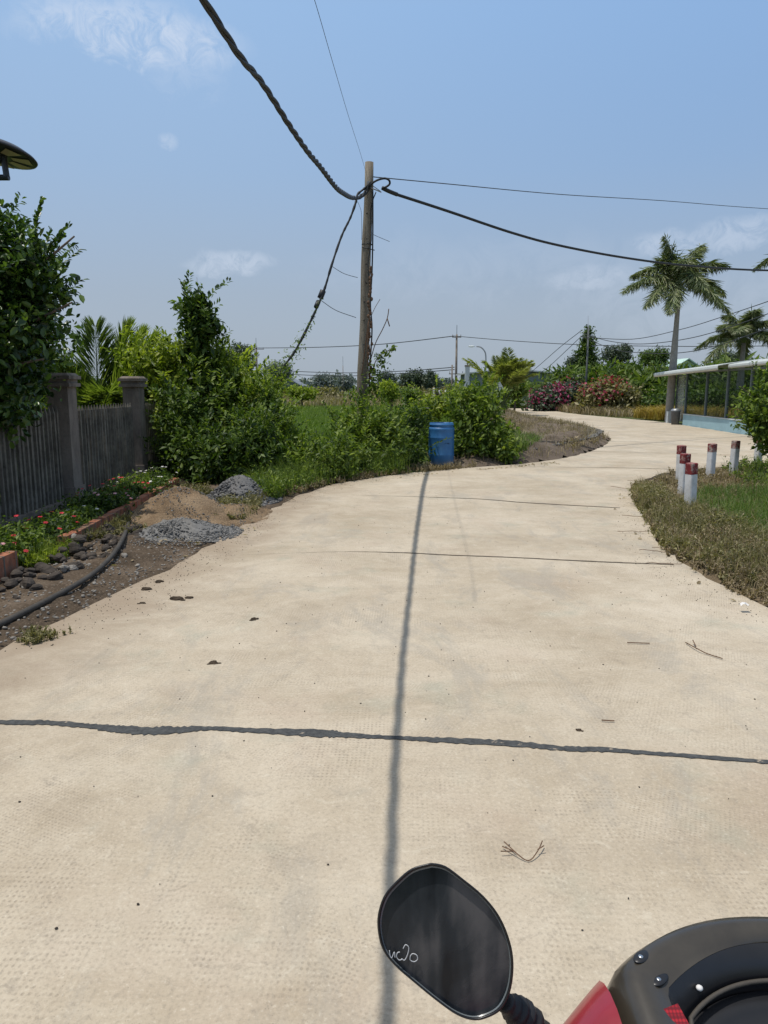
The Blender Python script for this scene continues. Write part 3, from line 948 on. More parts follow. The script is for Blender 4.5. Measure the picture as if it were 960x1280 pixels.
def build_frond(parent, base, dirh, length, rise, droop, nleaf, ll, lw, leafm, hang=.5, seed=0, plume=0, fwd=0):
    g = np.random.default_rng(seed)
    mb = MB()
    C, AX, NR, LN = frond(mb, base, dirh, length, rise, droop, nleaf, ll, lw, hang, g, fwd)
    if plume:
        root_ = C - AX * LN[:, None] * .5
        AX = norm(AX + g.normal(size=AX.shape) * plume); C = root_ + AX * LN[:, None] * .5
    V, F = leaves(C, AX, NR, LN, np.full(len(C), lw), False, .12)
    # leaflet blade in the frond mesh, rachis merged in as triangles
    rv = np.array([tuple(p) for p in mb.v]); tri = []
    for q in mb.f:
        for k in range(1, len(q) - 1): tri.append((q[0], q[k], q[k + 1]))
    V2, F2 = cat((V, F), (rv, np.array(tri)))
    return build_np('frond', V2, F2, leafm, parent)

CPX = at(128, 16.0)
o = thing('coconut_palm', (CPX, 16.0, 0), 'young coconut palm with upright fronds rising behind the fence', 'palm')
for k, (a, ln, ri, dr) in enumerate([(100, 3.0, 84, .12), (10, 3.3, 68, .22), (175, 3.2, 58, .42), (35, 3.1, 76, .12), (200, 2.9, 44, .35), (300, 2.8, 56, .4), (240, 2.8, 70, .3), (345, 3.0, 60, .3), (150, 2.9, 66, .3), (0, 2.6, 40, .3), (20, 3.2, 72, .18), (185, 3.0, 52, .4)]):
    build_frond(o, (CPX, 16.0, .4), R(a), ln, R(ri), dr, 150, .85, .026, L['coconut'], .14, 60 + k, .08, .55)
mb = MB(); mb.tube([(CPX, 16.0, -.05), (CPX, 16.0, .35), (CPX, 16.0, .75)], [.16, .13, .07], 10); build('trunk', mb, M['palmbark'], o, True)

# --- the overgrown thicket right of the fence
T = [
 ('shrub', 'yellow-green shrub just behind the second fence column', 205, 15.4, [(205, 462, 15.6, 30, 34), (232, 470, 15.5, 26, 36), (185, 500, 15.6, 20, 40), (228, 505, 15.2, 30, 34)], 560, L['bush_yellow'], .15, .065),
 ('shrub', 'dark-leaved shrub at the far end of the fence', 240, 14.2, [(240, 565, 14.2, 34, 36), (232, 525, 14.5, 26, 36), (262, 580, 13.8, 32, 30)], 620, L['bush_dark'], .13, .06),
 ('shrub', 'bushy green shrub below the tall sapling', 280, 15.0, [(272, 505, 15.2, 34, 44), (300, 545, 14.8, 34, 40), (260, 470, 15.5, 24, 28)], 620, L['bush'], .14, .06),
 ('shrub', 'yellow-green shrub between the sapling and the vine-covered cable', 312, 15.6, [(305, 488, 15.8, 22, 24), (325, 515, 15.6, 26, 28), (290, 470, 16, 20, 22)], 460, L['bush_yellow'], .14, .055),
 ('shrub', 'dark green shrub behind the rear gravel heap', 300, 13.2, [(300, 572, 13.2, 34, 28), (325, 560, 13.4, 26, 30), (270, 585, 13.2, 24, 24)], 520, L['bush_dark'], .13, .06),
 ('shrub', 'mid-green shrub under the foot of the vine-covered cable', 350, 14.6, [(345, 545, 14.6, 24, 38), (360, 576, 14.2, 22, 20), (338, 505, 15, 14, 30)], 460, L['bush'], .13, .055),
 ('shrub', 'low leafy shrub beside the road left of the pole', 405, 14.0, [(395, 584, 14.0, 28, 18), (425, 570, 14.6, 26, 22), (372, 590, 13.5, 20, 20)], 520, L['bush'], .12, .055),
 ('shrub', 'tangled shrub at the foot of the weathered pole', 455, 15.5, [(442, 545, 15.8, 28, 34), (478, 548, 15.6, 30, 36), (465, 575, 15.2, 32, 22)], 640, L['bush'], .12, .05),
 ('shrub', 'brownish green shrub directly left of the blue drum', 512, 16.3, [(502, 548, 16.8, 22, 34), (494, 572, 16.2, 24, 18), (520, 522, 17.2, 16, 18)], 460, L['bush_dark'], .11, .045),
 ('shrub', 'large bright green shrub directly right of the blue drum', 598, 17.4, [(596, 535, 17.4, 30, 40), (616, 553, 17.2, 24, 26), (578, 512, 17.8, 20, 22), (602, 500, 17.9, 18, 20), (595, 562, 17.2, 34, 20), (628, 566, 17.0, 16, 14)], 900, L['bush'], .14, .065),
 ('shrub', 'yellow-topped shrub behind the blue drum', 545, 19.5, [(545, 508, 19.6, 22, 16), (572, 500, 19.8, 18, 14), (522, 518, 19.4, 20, 14)], 340, L['bush_yellow'], .13, .055),
]
for i, (nm, lb, px, Y, bs, n_, mt, l1, l2) in enumerate(T):
    blobs = []
    for (bx, by, bY, rx, ry) in bs:
        k = bY / 917.0
        blobs.append((at(bx, bY), bY, zt(by, bY), rx * k, max(rx, ry) * k * .9, ry * k))
    blobs.append((at(px, Y), Y, .25, blobs[0][3] * 1.1, blobs[0][4], .35))
    bush(nm, lb, 'shrub', (at(px, Y), Y), blobs, int(n_ * .95), 12, l1 * .92, l2 * .92, mt, None, spr=.10, shell=.25, seed=100 + i, shoots=int(n_ * (.05 if 'blue drum' in lb else .13 if 'heap' in lb or 'pole' in lb else .22)))

# sapling
Y = 15.3; k = Y / 917
sb = [(at(255, Y), Y, zt(402, Y), 19 * k, 20 * k, 20 * k), (at(254, Y), Y, zt(436, Y), 17 * k, 17 * k, 16 * k), (at(262, Y), Y, zt(468, Y), 15 * k, 15 * k, 18 * k), (at(268, Y), Y, zt(412, Y), 14 * k, 14 * k, 10 * k), (at(243, Y), Y, zt(382, Y), 9 * k, 10 * k, 9 * k), (at(258, Y), Y, zt(378, Y), 9 * k, 10 * k, 9 * k)]
tree('sapling', 'slim dark sapling standing up above the thicket beside the fence', (at(262, Y), Y, 0), 2.0, sb, 230, 12, .15, .065, L['bush_dark'], .03, spr=.10, shell=.3, seed=9, shoots=26)

# roadside weeds along left verge: herb clumps
def weedclump(name, label, poly, n, h, mats, seed, group=None, kind='stuff', LL=.05, LW=.018, nl=14, w_=.006):
    g = np.random.default_rng(seed)
    P = scatter(poly, int(n * 1.7), 0, seed)
    gap = fbm(P, 2.6, seed * .7) + .6 * fbm(P, 7.0, seed * .3) + g.normal(size=len(P)) * .35
    P = P[np.argsort(-gap)[:n]]
    stemsV, stemsF = blades(np.concatenate([P, P + np.array([[.03, .02, 0]])]), h * 1.25, w_, .7, seed)
    uneven = np.clip(.75 + .6 * fbm(P, 1.9, seed)[:, None] + .35 * fbm(P, 6.0, seed)[:, None], .2, 1.7)
    hh = h * g.uniform(.35, 1.1, size=(n, 1)) * uneven
    ln = g.normal(size=(n, 3)) * np.array([.4, .4, 0])
    C = np.repeat(P, nl, 0); t = g.random((n * nl, 1)) ** .8
    C = C + (np.array([[0, 0, 1.0]]) + np.repeat(ln, nl, 0)) * np.repeat(hh, nl, 0) * t + g.normal(size=C.shape) * h * .07
    C[:, 2] = np.abs(C[:, 2]) + .005
    ax = g.normal(size=C.shape) + np.array([0, 0, .3]); nr = g.normal(size=C.shape) * .5 + np.array([0, 0, 1])
    s = g.uniform(.6, 1.4, size=(len(C), 1))
    V, F = leaves(C, ax, nr, LL * s, LW * s)
    V, F = cat((V, F), (stemsV, stemsF))
    o = build_np(name, V, F, mats)
    return tag(o, label, 'weeds', group, kind)
weedclump('roadside_weeds', 'tall green weeds along the road edge left of the pole', [(-2.1, 11.4), (-1.75, 11.1), (-1.25, 12.6), (-.4, 14.0), (.6, 15.0), (.3, 15.6), (-1.4, 14.6), (-2.3, 12.8)], 1500, .42, L['bush'], 11, LL=.06, LW=.022)
weedclump('dry_weeds', 'thin dry weeds fringing the concrete below the pole', [(-1.5, 11.6), (-1.1, 12.7), (-.1, 14.25), (.9, 15.1), (2.0, 16.0), (2.0, 16.3), (.6, 15.5), (-.6, 14.6), (-1.7, 12.6)], 900, .13, L['weed_dry'], 12, LL=.04, LW=.012)
weedclump('heap_weeds', 'low creeping weeds around the sand and gravel heaps', [(-2.0, 9.9), (-1.75, 9.6), (-1.8, 11.2), (-2.6, 11.6), (-3.3, 12.2), (-3.4, 11.3), (-2.5, 10.6)], 420, .16, L['weed'], 13)
weedclump('bed_weeds', 'yellow-green grass tufts between the brick edging and the dark rocks', [(-3.4, 8.0), (-2.75, 8.6), (-2.85, 9.5), (-3.35, 9.3)], 230, .13, L['weed'], 14, LL=.07, LW=.012)
weedclump('edging_weeds', 'grass tuft in the gap of the brick edging', [(-3.75, 6.9), (-3.2, 7.0), (-3.25, 7.6), (-3.75, 7.7)], 170, .16, L['bush_yellow'], 15, LL=.08, LW=.012)
weedclump('slab_weeds', 'small creeping weed on the slab edge at far left', [(-2.6, 4.75), (-2.3, 4.75), (-2.2, 5.0), (-2.5, 5.05)], 60, .05, L['weed'], 16, LL=.03, LW=.012)

# ------------------------------------------------------------------ picket fence
fx = -4.65
o = thing('picket_fence', (fx, 10.8, 0), 'grey concrete picket fence with square capped columns beside the flower bed', 'fence')
cols = [4.0, 7.4, 10.8, 13.9, 17.0]
for y in cols:
    mb = MB(); mb.box((fx, y, .86), (.30, .30, 1.72)); mb.box((fx, y, .14), (.36, .36, .28))
    c = build('column', mb, M['oldconc'], o)
    mb = MB(); mb.box((fx, y, 1.745), (.40, .40, .05)); mb.box((fx, y, 1.80), (.34, .34, .07)); mb.box((fx, y, 1.85), (.42, .42, .05)); mb.box((fx, y, 1.893), (.38, .38, .04), top=.8)
    build('cap', mb, M['oldconc'], c)
for y0, y1 in zip(cols[:-1], cols[1:]):
    a, b = y0 + .16, y1 - .16
    mb = MB(); n_ = int((b - a) / .118)
    for i in range(n_):
        y = a + (i + .5) * (b - a) / n_
        mb.box((fx + random.uniform(-.006, .006), y, .73), (.04, .042, 1.26), random.uniform(-.2, .2)); mb.box((fx, y, 1.40), (.036, .038, .08), top=.15)
    build('picket_panel', mb, M['picket'], o)
    mb = MB()
    for z in (.24, 1.20): mb.box((fx - .035, (a + b) / 2, z), (.05, b - a, .07))
    build('rail', mb, M['picket'], o)
    mb = MB(); mb.box((fx, (a + b) / 2, .05), (.16, b - a, .10)); build('plinth', mb, M['oldconc'], o)

# brick edging
def edging(label, pts, h):
    mb = MB()
    for i in range(len(pts) - 1):
        a, b = Vector(pts[i]), Vector(pts[i + 1]); n_ = max(1, int((b - a).length / .215))
        ang = math.atan2(b.y - a.y, b.x - a.x)
        for k in range(n_):
            p = a.lerp(b, (k + .5) / n_)
            mb.box((p.x + random.uniform(-.008, .008), p.y, h / 2 - .02 + random.uniform(-.008, .008)), ((b - a).length / n_ - .008, .10, h), ang + random.uniform(-.03, .03))
    return tag(build('brick_edging', mb, M['brick'], None, loc=pts[0]), label, 'brick edging')
edging('short low brick edging at the left edge of the photo', [(-3.62, 4.6, 0), (-3.48, 6.0, 0), (-3.47, 6.75, 0)], .22)
edging('long orange brick edging running beside the flower bed', [(-3.45, 7.75, 0), (-3.5, 10.0, 0), (-3.68, 13.0, 0)], .15)

# flower clumps
fl = [(28, 688, .24, 'red'), (62, 672, .2, 'red'), (15, 708, .16, 'pink'), (50, 700, .16, 'red'), (110, 640, .2, 'none'), (128, 635, .22, 'red'), (90, 668, .2, 'none'), (150, 640, .20, 'pink'), (152, 622, .2, 'red'), (170, 612, .2, 'white'), (186, 622, .16, 'red'), (200, 605, .2, 'white'), (118, 655, .15, 'white'), (180, 632, .14, 'pink'), (212, 612, .14, 'white'), (75, 690, .16, 'none'), (160, 655, .14, 'none')]
fn = {'red': ('red periwinkle plant in the flower bed', 'red_flower'), 'pink': ('pale pink periwinkle plant in the flower bed', 'pink_flower'), 'white': ('white periwinkle plant in the flower bed', 'white_flower'), 'none': ('green leafy plant without blossoms in the flower bed', None)}
for i, (px, py, r, kind) in enumerate(fl):
    b = G(px, py, .05)
    x = min(max(b[0], -4.4), -3.72)
    y = b[1]
    lb, fm = fn[kind]
    o = thing('flowering_plant' if fm else 'leafy_plant', (x, y, .05), lb, 'plant', 'plants in the flower bed with ' + kind + ' blossoms')
    V, F = cloud([(x, y, .05 + r * .55, r * 1.5, r * 1.6, r * .75)], 85, 9, .05, .024, .05, .4, .1, zmin=.05, seed=200 + i)
    build_np('foliage', V, F, L['bush_dark'] if i % 3 else L['bush'], o)
    if fm:
        g = np.random.default_rng(300 + i); m_ = 7
        d = norm(np.abs(g.normal(size=(m_, 3))) * np.array([1, 1, 1]) * np.where(g.random((m_, 3)) < .5, -1, 1)); d[:, 2] = np.abs(d[:, 2])
        C0 = np.array([x, y, .05 + r * .6]) + d * np.array([r * 1.6, r * 1.6, r * .95])
        Cs, Ax, Nr = [], [], []
        for c0, dd in zip(C0, d):
            up = norm((dd * .4 + np.array([0, -.35, 1])).reshape(1, 3))[0]; u = norm(np.cross(up, [1, .2, 0]).reshape(1, 3))[0]; v = np.cross(up, u)
            for q in range(5):
                a_ = q * 2 * PI / 5; ax = u * math.cos(a_) + v * math.sin(a_)
                Cs.append(c0 + ax * .013); Ax.append(ax); Nr.append(up)
        V, F = leaves(np.array(Cs), np.array(Ax), np.array(Nr), .028, .022, True, .03)
        build_np('blossom', V, F, L[fm], o)

# ------------------------------------------------------------------ heaps, rocks, hose
def heap(name, label, c, rx, ry, h, mat, n, size, sand=None, seed=1, rot=0):
    g = np.random.default_rng(seed)
    nr, na = 22, 44
    V = [(c[0], c[1], h)]
    for i in range(1, nr + 1):
        t = i / nr
        for k in range(na):
            a = 2 * PI * k / na
            wob = 1 + .09 * math.sin(3 * a + seed) + .06 * math.sin(5 * a + 2 * seed)
            xx, yy = rx * t * wob * math.cos(a), ry * t * wob * math.sin(a)
            zz = h * (math.cos(t * PI) * .5 + .5) ** .85 + (g.normal() * .014 + .02 * math.sin(xx * 9 + seed) * math.sin(yy * 7) if t < .95 else 0) - (.03 if t == 1 else 0)
            V.append((c[0] + xx * math.cos(rot) - yy * math.sin(rot), c[1] + xx * math.sin(rot) + yy * math.cos(rot), zz))
    F = []
    for k in range(na): F.append((0, 1 + k, 1 + (k + 1) % na))
    for i in range(nr - 1):
        for k in range(na):
            a, b = 1 + i * na + k, 1 + i * na + (k + 1) % na
            F += [(a, a + na, b + na), (a, b + na, b)]
    V = np.array(V); F = np.array(F)
    t = np.sqrt(g.random(n)) * 1.08; a = g.random(n) * 2 * PI
    wob = 1 + .09 * np.sin(3 * a + seed) + .06 * np.sin(5 * a + 2 * seed)
    xx, yy = rx * t * wob * np.cos(a), ry * t * wob * np.sin(a)
    zz = h * (np.cos(np.minimum(t, 1) * PI) * .5 + .5) ** .85
    P = np.stack([c[0] + xx * math.cos(rot) - yy * math.sin(rot), c[1] + xx * math.sin(rot) + yy * math.cos(rot), zz + size * .2], 1)
    pv, pf = pebbles(P, size, seed)
    if sand is None:
        V, F = cat((V, F), (pv, pf))
        return tag(build_np(name, V, F, mat, loc=(c[0], c[1], 0)), label, 'gravel heap', None, 'stuff')
    o = build_np(name, V, F, sand, loc=(c[0], c[1], 0), sm=True)
    return tag(o, label, 'sand heap', None, 'stuff')
heap('sand_heap', 'rounded heap of brown sand between the two gravel heaps', (-2.68, 9.6, 0), .85, 1.05, .40, M['sand'], 10, .01, sand=M['sand'], seed=2)
heap('sand_heap', 'low spread of brown sand trailing towards the road', (-2.02, 9.8, 0), .55, .7, .15, M['sand'], 10, .01, sand=M['sand'], seed=5)
heap('gravel_heap', 'light grey gravel heap in front of the sand heap', (-2.40, 8.65, 0), .66, .62, .15, M['gravel'], 3000, .015, seed=3)
heap('gravel_heap', 'dark grey gravel heap at the foot of the thicket', (-2.22, 11.3, 0), .60, .8, .36, M['gravel_dark'], 2400, .022, seed=4)
P = scatter([(-3.2, 7.9), (-1.95, 7.8), (-1.75, 9.2), (-2.0, 10.6), (-3.3, 10.2)], 1700, .03, 71)
hz = lambda cx, cy, rx, ry, h: h * (np.cos(np.minimum(np.hypot((P[:, 0] - cx) / rx, (P[:, 1] - cy) / ry), 1) * PI) * .5 + .5) ** .85
P[:, 2] = .012 + np.maximum.reduce([hz(-2.68, 9.6, .85, 1.05, .40), hz(-2.02, 9.8, .55, .7, .15), hz(-2.4, 8.65, .66, .62, .15), np.full(len(P), .01)])
V, F = pebbles(P, .010, 72); tag(build_np('spilled_gravel', V, F, M['gravel']), 'spilled bits of gravel scattered over the sand heap and soil', 'gravel', None, 'stuff')
weedclump('sand_heap_weeds', 'short dry weeds growing on the road side of the sand heap', [(-2.15, 9.2), (-1.75, 9.4), (-1.8, 10.3), (-2.3, 10.2)], 160, .17, L['weed'], 73)
# loose grit on the soil and road
P = scatter([(-3.3, 5), (-3.3, 9), (-2.0, 8.8), (-1.95, 7.4), (-2.2, 6.1), (-2.5, 4.7)], 900, .02, 21)
V, F = pebbles(P, .013, 22); tag(build_np('loose_stones', V, F, M['rock_pale']), 'small loose stones scattered over the soil verge', 'stones', None, 'stuff')
P = scatter([(-1.9, 2), (-2.3, 5), (-1.5, 9), (-.8, 12.5), (3.2, 12), (2.6, 7), (2.2, 2)], 330, .003, 23)
P2 = scatter([(-2.3, 4.9), (-1.7, 5.2), (-1.3, 9.5), (-1.6, 10)], 260, .003, 24)
P3 = scatter([(2.5, 5.2), (2.45, 7.2), (2.95, 9.3), (3.8, 12.4), (4.3, 12.6), (3.5, 9.3), (3.05, 7.2), (3.1, 5.2)], 500, .003, 26)
P4 = scatter([(-2.5, 4.6), (-2.2, 4.7), (-1.6, 7.5), (-1.35, 10.1), (-.6, 12.8), (1, 14.8), (.8, 15.2), (-1.2, 12.9), (-1.8, 10), (-2.0, 7.5)], 700, .003, 27)
V, F = pebbles(np.concatenate([P, P2, P3, P4]), .0042, 25, .5); tag(build_np('road_grit', V, F, M['rock']), 'fine dark grit scattered over the concrete', 'grit', None, 'stuff')

def rock(name, label, c, r, mat, group, seed):
    rnd = random.Random(seed); mb = MB()
    Mx = Matrix.Rotation(rnd.uniform(0, 6), 3, 'Z') @ Matrix.Rotation(rnd.uniform(-.4, .4), 3, 'X')
    mb.blob((0, 0, 0), (1, 1, 1), 12, 8, .10, None, rnd)
    ph = [rnd.uniform(0, 6) for _ in range(6)]; sc = (r * rnd.uniform(.9, 1.3), r * rnd.uniform(.75, 1.05), r * rnd.uniform(.6, .85))
    def warp(v):
        x, y, z = v; k = 1 + .16 * math.sin(2.3 * x + ph[0]) * math.cos(2.1 * y + ph[1]) + .13 * math.sin(3.7 * z + ph[2] + 2 * x) + .08 * math.sin(5 * y + ph[3])
        return Mx @ Vector((x * sc[0] * k, y * sc[1] * k, z * sc[2] * k)) + Vector((c[0], c[1], c[2] + r * .3))
    mb.v = [tuple(warp(v)) for v in mb.v]
    o = build(name, mb, mat, None, loc=(c[0], c[1], c[2]))
    return tag(o, label, 'rock', group)
g = random.Random(8)
for i in range(96):
    if i < 50:
        t = g.random(); yy = 7.05 + 1.75 * t; xx = -3.32 + g.random() ** 1.2 * (.62 - .1 * t); zz = .13 * g.random() * max(0, 1 - (xx + 3.32) / .5)
    elif i < 74: yy = 5.6 + 1.35 * g.random(); xx = -3.38 + .5 * g.random(); zz = .03 * g.random()
    else: yy = 8.1 + .8 * g.random(); xx = -3.05 + .3 * g.random(); zz = 0
    rock('rock', 'dark rough rock in the rubble between the brick edging and the dark hose', (xx, yy, zz), g.uniform(.028, .068), M['rock'], 'dark rubble rocks beside the hose', i)
for i, (px, py, r) in enumerate([(92, 676, .075), (80, 712, .045), (90, 712, .05), (62, 723, .035), (155, 696, .035), (172, 708, .025), (30, 735, .03), (186, 686, .02), (118, 730, .02), (140, 712, .02)]):
    rock('pale_stone', 'pale stone lying on the dark rubble beside the hose', G(px, py, .05 if i < 2 else .02), r, M['rock_pale'], 'pale stones beside the hose', 70 + i)

hp = [G(px, py, z) for px, py, z in [(-160, 848, .03), (-70, 812, .03), (0, 780, .04), (60, 750, .05), (100, 728, .05), (125, 710, .06), (142, 692, .08), (152, 676, .08), (158, 662, .05), (162, 648, .04), (163, 630, .03), (170, 612, .03)]]
mb = MB(); mb.tube(spline(hp, 8), .024, 10)
tag(build('hose', mb, M['hose'], None, True, loc=hp[0]), 'thick dark grey hose lying along the soil verge', 'hose')

g9 = np.random.default_rng(88)
P = np.concatenate([scatter([(2.75, 5.2), (2.6, 7.3), (3.1, 9.5), (3.7, 12.5), (3.95, 12.2), (2.95, 7.0), (3.0, 5.0)], 12, .012, 85), scatter([(-3.2, 6), (-1.6, 7.6), (-1.2, 12.8), (-2.2, 11)], 60, .03, 86), scatter([(-.4, 13.4), (2.2, 15.8), (4, 17.2), (4, 16.6), (1, 14.8)], 80, .012, 87)])
V, F = leaves(P, g9.normal(size=P.shape) * [1, 1, .15], g9.normal(size=P.shape) * .3 + [0, 0, 1], .06, .03, True)
tag(build_np('fallen_leaves', V, F, L['weed_dry']), 'dry fallen leaves scattered along both road edges', 'leaves', None, 'stuff')

# ------------------------------------------------------------------ right verge vegetation
g_ = lambda *p: [G(*q)[:2] for q in p]
weedclump('verge_weeds', 'dusty olive creeping weeds along the right road edge', [(3.02, 6.4), (2.95, 7.6), (3.32, 9.2), (3.66, 10.6), (4.18, 12.4), (4.5, 13.0), (4.3, 10.4), (4.3, 9.2), (4.2, 7.0), (3.6, 5.6)], 1700, .21, L['weed'], 31, LL=.045, LW=.016, nl=14)
weedclump('verge_dry_weeds', 'brown dry weeds in front of the posts at the right road edge', [(2.95, 6.0), (2.88, 7.4), (3.3, 8.4), (4.0, 8.3), (5.2, 7.0), (5.2, 4.6), (3.2, 4.6)], 2200, .10, L['weed_dry'], 32, LL=.04, LW=.013)
weedclump('verge_vines', 'tangled dry vines and weeds around the rear posts', [(4.4, 12.2), (5.2, 14.0), (6.0, 15.0), (7.4, 15.7), (9.5, 16.4), (10, 13.5), (6.5, 12.2), (5.2, 11.0)], 2000, .13, L['weed_dry'], 33, LL=.06, LW=.016)
weedclump('bank_brush', 'brown dried brush on the bank inside the bend', [(4.6, 19.0), (6.3, 22.3), (7.6, 25.8), (7.9, 30), (7.6, 40), (5.0, 34), (4.4, 24)], 1100, .35, L['weed_dry'], 77, LL=.12, LW=.03, w_=.02)
weedclump('verge_brown_weeds', 'brown dried stalks mixed into the weeds at the right road edge', [(3.02, 6.4), (2.95, 7.6), (3.32, 9.2), (3.66, 10.6), (4.18, 12.4), (4.6, 13.2), (4.4, 10.4), (4.3, 9.2), (4.2, 7.0), (3.4, 5.6)], 1500, .16, L['weed_dry'], 39, LL=.04, LW=.012, nl=12)
weedclump('verge_green_weeds', 'green weeds under the small tree at the right edge', [(6.3, 12.8), (7.0, 15.3), (9.5, 16.3), (11, 12), (7, 10.5)], 1800, .28, L['bush'], 34, LL=.06, LW=.025)
P = scatter([(4.0, 8.4), (4.35, 10.4), (5.2, 12.0), (8.5, 12.4), (9, 5), (4.6, 6.0)], 30000, 0.0, 35)
V, F = blades(P, .21, .008, .5, 36)
tag(build_np('verge_grass', V, F, L['grass']), 'bright green grass behind the front post on the right verge', 'grass', None, 'stuff')
P = scatter([(3.05, 4.9), (3.0, 7.0), (3.45, 9.0), (4.3, 12.0), (5.5, 14.6), (7.5, 15.8), (9, 16), (9, 4)], 9000, 0.0, 37)
V, F = blades(P, .19, .005, .9, 38)
tag(build_np('straw_grass', V, F, L['straw']), 'dry straw-coloured grass scattered over the right verge', 'grass', None, 'stuff')
# creeping runners that reach out onto the concrete
mb = MB()
for i, (px, py, L_, a) in enumerate([(802, 612, .7, 170), (812, 603, .6, 178), (806, 645, .5, 185), (840, 705, .4, 190), (845, 690, .35, 170), (798, 664, .4, 195), (822, 690, .3, 180)]):
    b = Vector(G(px + 12, py, .02)); pts = [b]
    for s in range(6):
        a2 = R(a) + random.uniform(-.5, .5); pts.append(pts[-1] + Vector((math.cos(a2), math.sin(a2), 0)) * L_ / 6 + Vector((0, 0, random.uniform(-.004, .012))))
    mb.tube(pts, .003, 4)
tag(build('creeping_runners', mb, M['twig']), 'thin brown runners creeping from the right verge onto the concrete', 'weeds', None, 'stuff')

# small tree at right edge
Y = 14.2; k = Y / 917
tb = [(at(994, Y), Y, zt(510, Y), 42 * k, 40 * k, 30 * k), (at(962, Y), Y - .1, zt(535, Y), 26 * k, 26 * k, 20 * k), (at(1002, Y), Y, zt(488, Y), 30 * k, 30 * k, 16 * k), (at(952, Y), Y, zt(520, Y), 20 * k, 22 * k, 14 * k), (at(938, Y), Y, zt(500, Y), 14 * k, 14 * k, 12 * k), (at(934, Y), Y, zt(532, Y), 12 * k, 12 * k, 8 * k), (at(954, Y), Y - .1, zt(555, Y), 15 * k, 14 * k, 5 * k), (at(1002, Y), Y, zt(540, Y), 45 * k, 40 * k, 24 * k)]
tree('small_tree', 'small bushy tree leaning into view over the rearmost post at the right edge', (at(1010, Y), Y + .2, 0), .7, tb, 520, 11, .12, .06, L['bush'], .045, spr=.09, shell=.4, seed=17, shoots=110)

# bollards
def bollard(px, py, label, worn=False):
    b = G(px, py, -.02); x, y = b[0], b[1]
    o = thing('marker_post', (x, y, -.02), label, 'marker post', 'red and white marker posts on the right verge')
    rz = random.uniform(-.12, .12) + .35; tl = Matrix.Rotation(random.uniform(-.03, .03), 3, 'Y') @ Matrix.Rotation(random.uniform(-.03, .03), 3, 'X') @ Matrix.Rotation(rz, 3, 'Z')
    for nm, z0, z1, mt, s in (('post', -.1, .545, 'white_post', .125), ('painted_top', .545, .70, 'red_post', .127)):
        mb = MB(); e = .012; prof = []
        ring = [(-s / 2 + e, -s / 2), (s / 2 - e, -s / 2), (s / 2, -s / 2 + e), (s / 2, s / 2 - e), (s / 2 - e, s / 2), (-s / 2 + e, s / 2), (-s / 2, s / 2 - e), (-s / 2, -s / 2 + e)]
        lv = [(z0, 1), (z1, 1)] if nm == 'post' else [(z0, 1), (z1 - .01, 1), (z1, .9)]
        vs = [tl @ Vector((p[0] * k, p[1] * k, z)) + Vector((x, y, -.02)) for z, k in lv for p in ring]
        fs = [(i * 8 + q, i * 8 + (q + 1) % 8, (i + 1) * 8 + (q + 1) % 8, (i + 1) * 8 + q) for i in range(len(lv) - 1) for q in range(8)]
        fs.append(tuple(range((len(lv) - 1) * 8, len(lv) * 8)))
        mb.add(vs, fs); build(nm, mb, M['worn_post'] if worn and mt == 'red_post' else M[mt], o)
bollard(862, 641, 'red-topped white marker post nearest the camera, largest of the row')
bollard(853, 622, 'red-topped white marker post second in line, half hidden behind the nearest post')
bollard(850, 605, 'red-topped white marker post third in line, behind the two nearest posts')
bollard(887, 601, 'red-topped white marker post standing alone right of the three posts in line', True)
bollard(916, 595, 'worn red-topped white marker post between the lone post and the small tree', True)
bollard(946, 586, 'red-topped white marker post under the small tree branches at the right edge')

# ------------------------------------------------------------------ blue drum
dc = G(552.5, 583); dx, dy = dc[0], dc[1] + .29
o = thing('plastic_drum', (dx, dy, 0), 'blue plastic drum standing at the road edge in front of the shrubs', 'drum')
mb = MB()
prof = [(0, 0), (.262, 0), (.278, .012), (.283, .05), (.283, .22), (.287, .235), (.287, .25), (.283, .265), (.284, .60), (.289, .615), (.289, .63), (.284, .645), (.283, .78), (.287, .80), (.284, .825), (.268, .843), (.258, .85)]
mb.lathe(prof, (dx, dy, 0), 56)
body = build('body', mb, M['drum'], o, True)
mb = MB(); mb.lathe([(.258, .848), (.262, .856), (.262, .884), (.272, .888), (.274, .90), (.272, .912), (.262, .918), (.262, .935), (.256, .945), (.246, .94), (.244, .86), (.0, .84)], (dx, dy, 0), 56)
build('rim', mb, M['drum'], o, True)
mb = MB()
for (a, z, w_, h_) in [(-78, .50, .05, .012), (-70, .505, .04, .02), (-64, .50, .035, .03), (-84, .495, .03, .01), (-59, .50, .02, .024)]:
    for q in range(3):
        a1, a2 = R(a + q * 2), R(a + q * 2 + w_ * 28); r_ = .2868
        zz = z + random.uniform(-.008, .008)
        mb.add([(dx + r_ * math.cos(a1), dy + r_ * math.sin(a1), zz - h_ / 2), (dx + r_ * math.cos(a2), dy + r_ * math.sin(a2), zz - h_ / 2), (dx + r_ * math.cos(a2), dy + r_ * math.sin(a2), zz + h_ / 2), (dx + r_ * math.cos(a1), dy + r_ * math.sin(a1), zz + h_ / 2)], [(0, 1, 2, 3)])
        r_ += .0015
build('black_mark', mb, M['inkmark'], body)

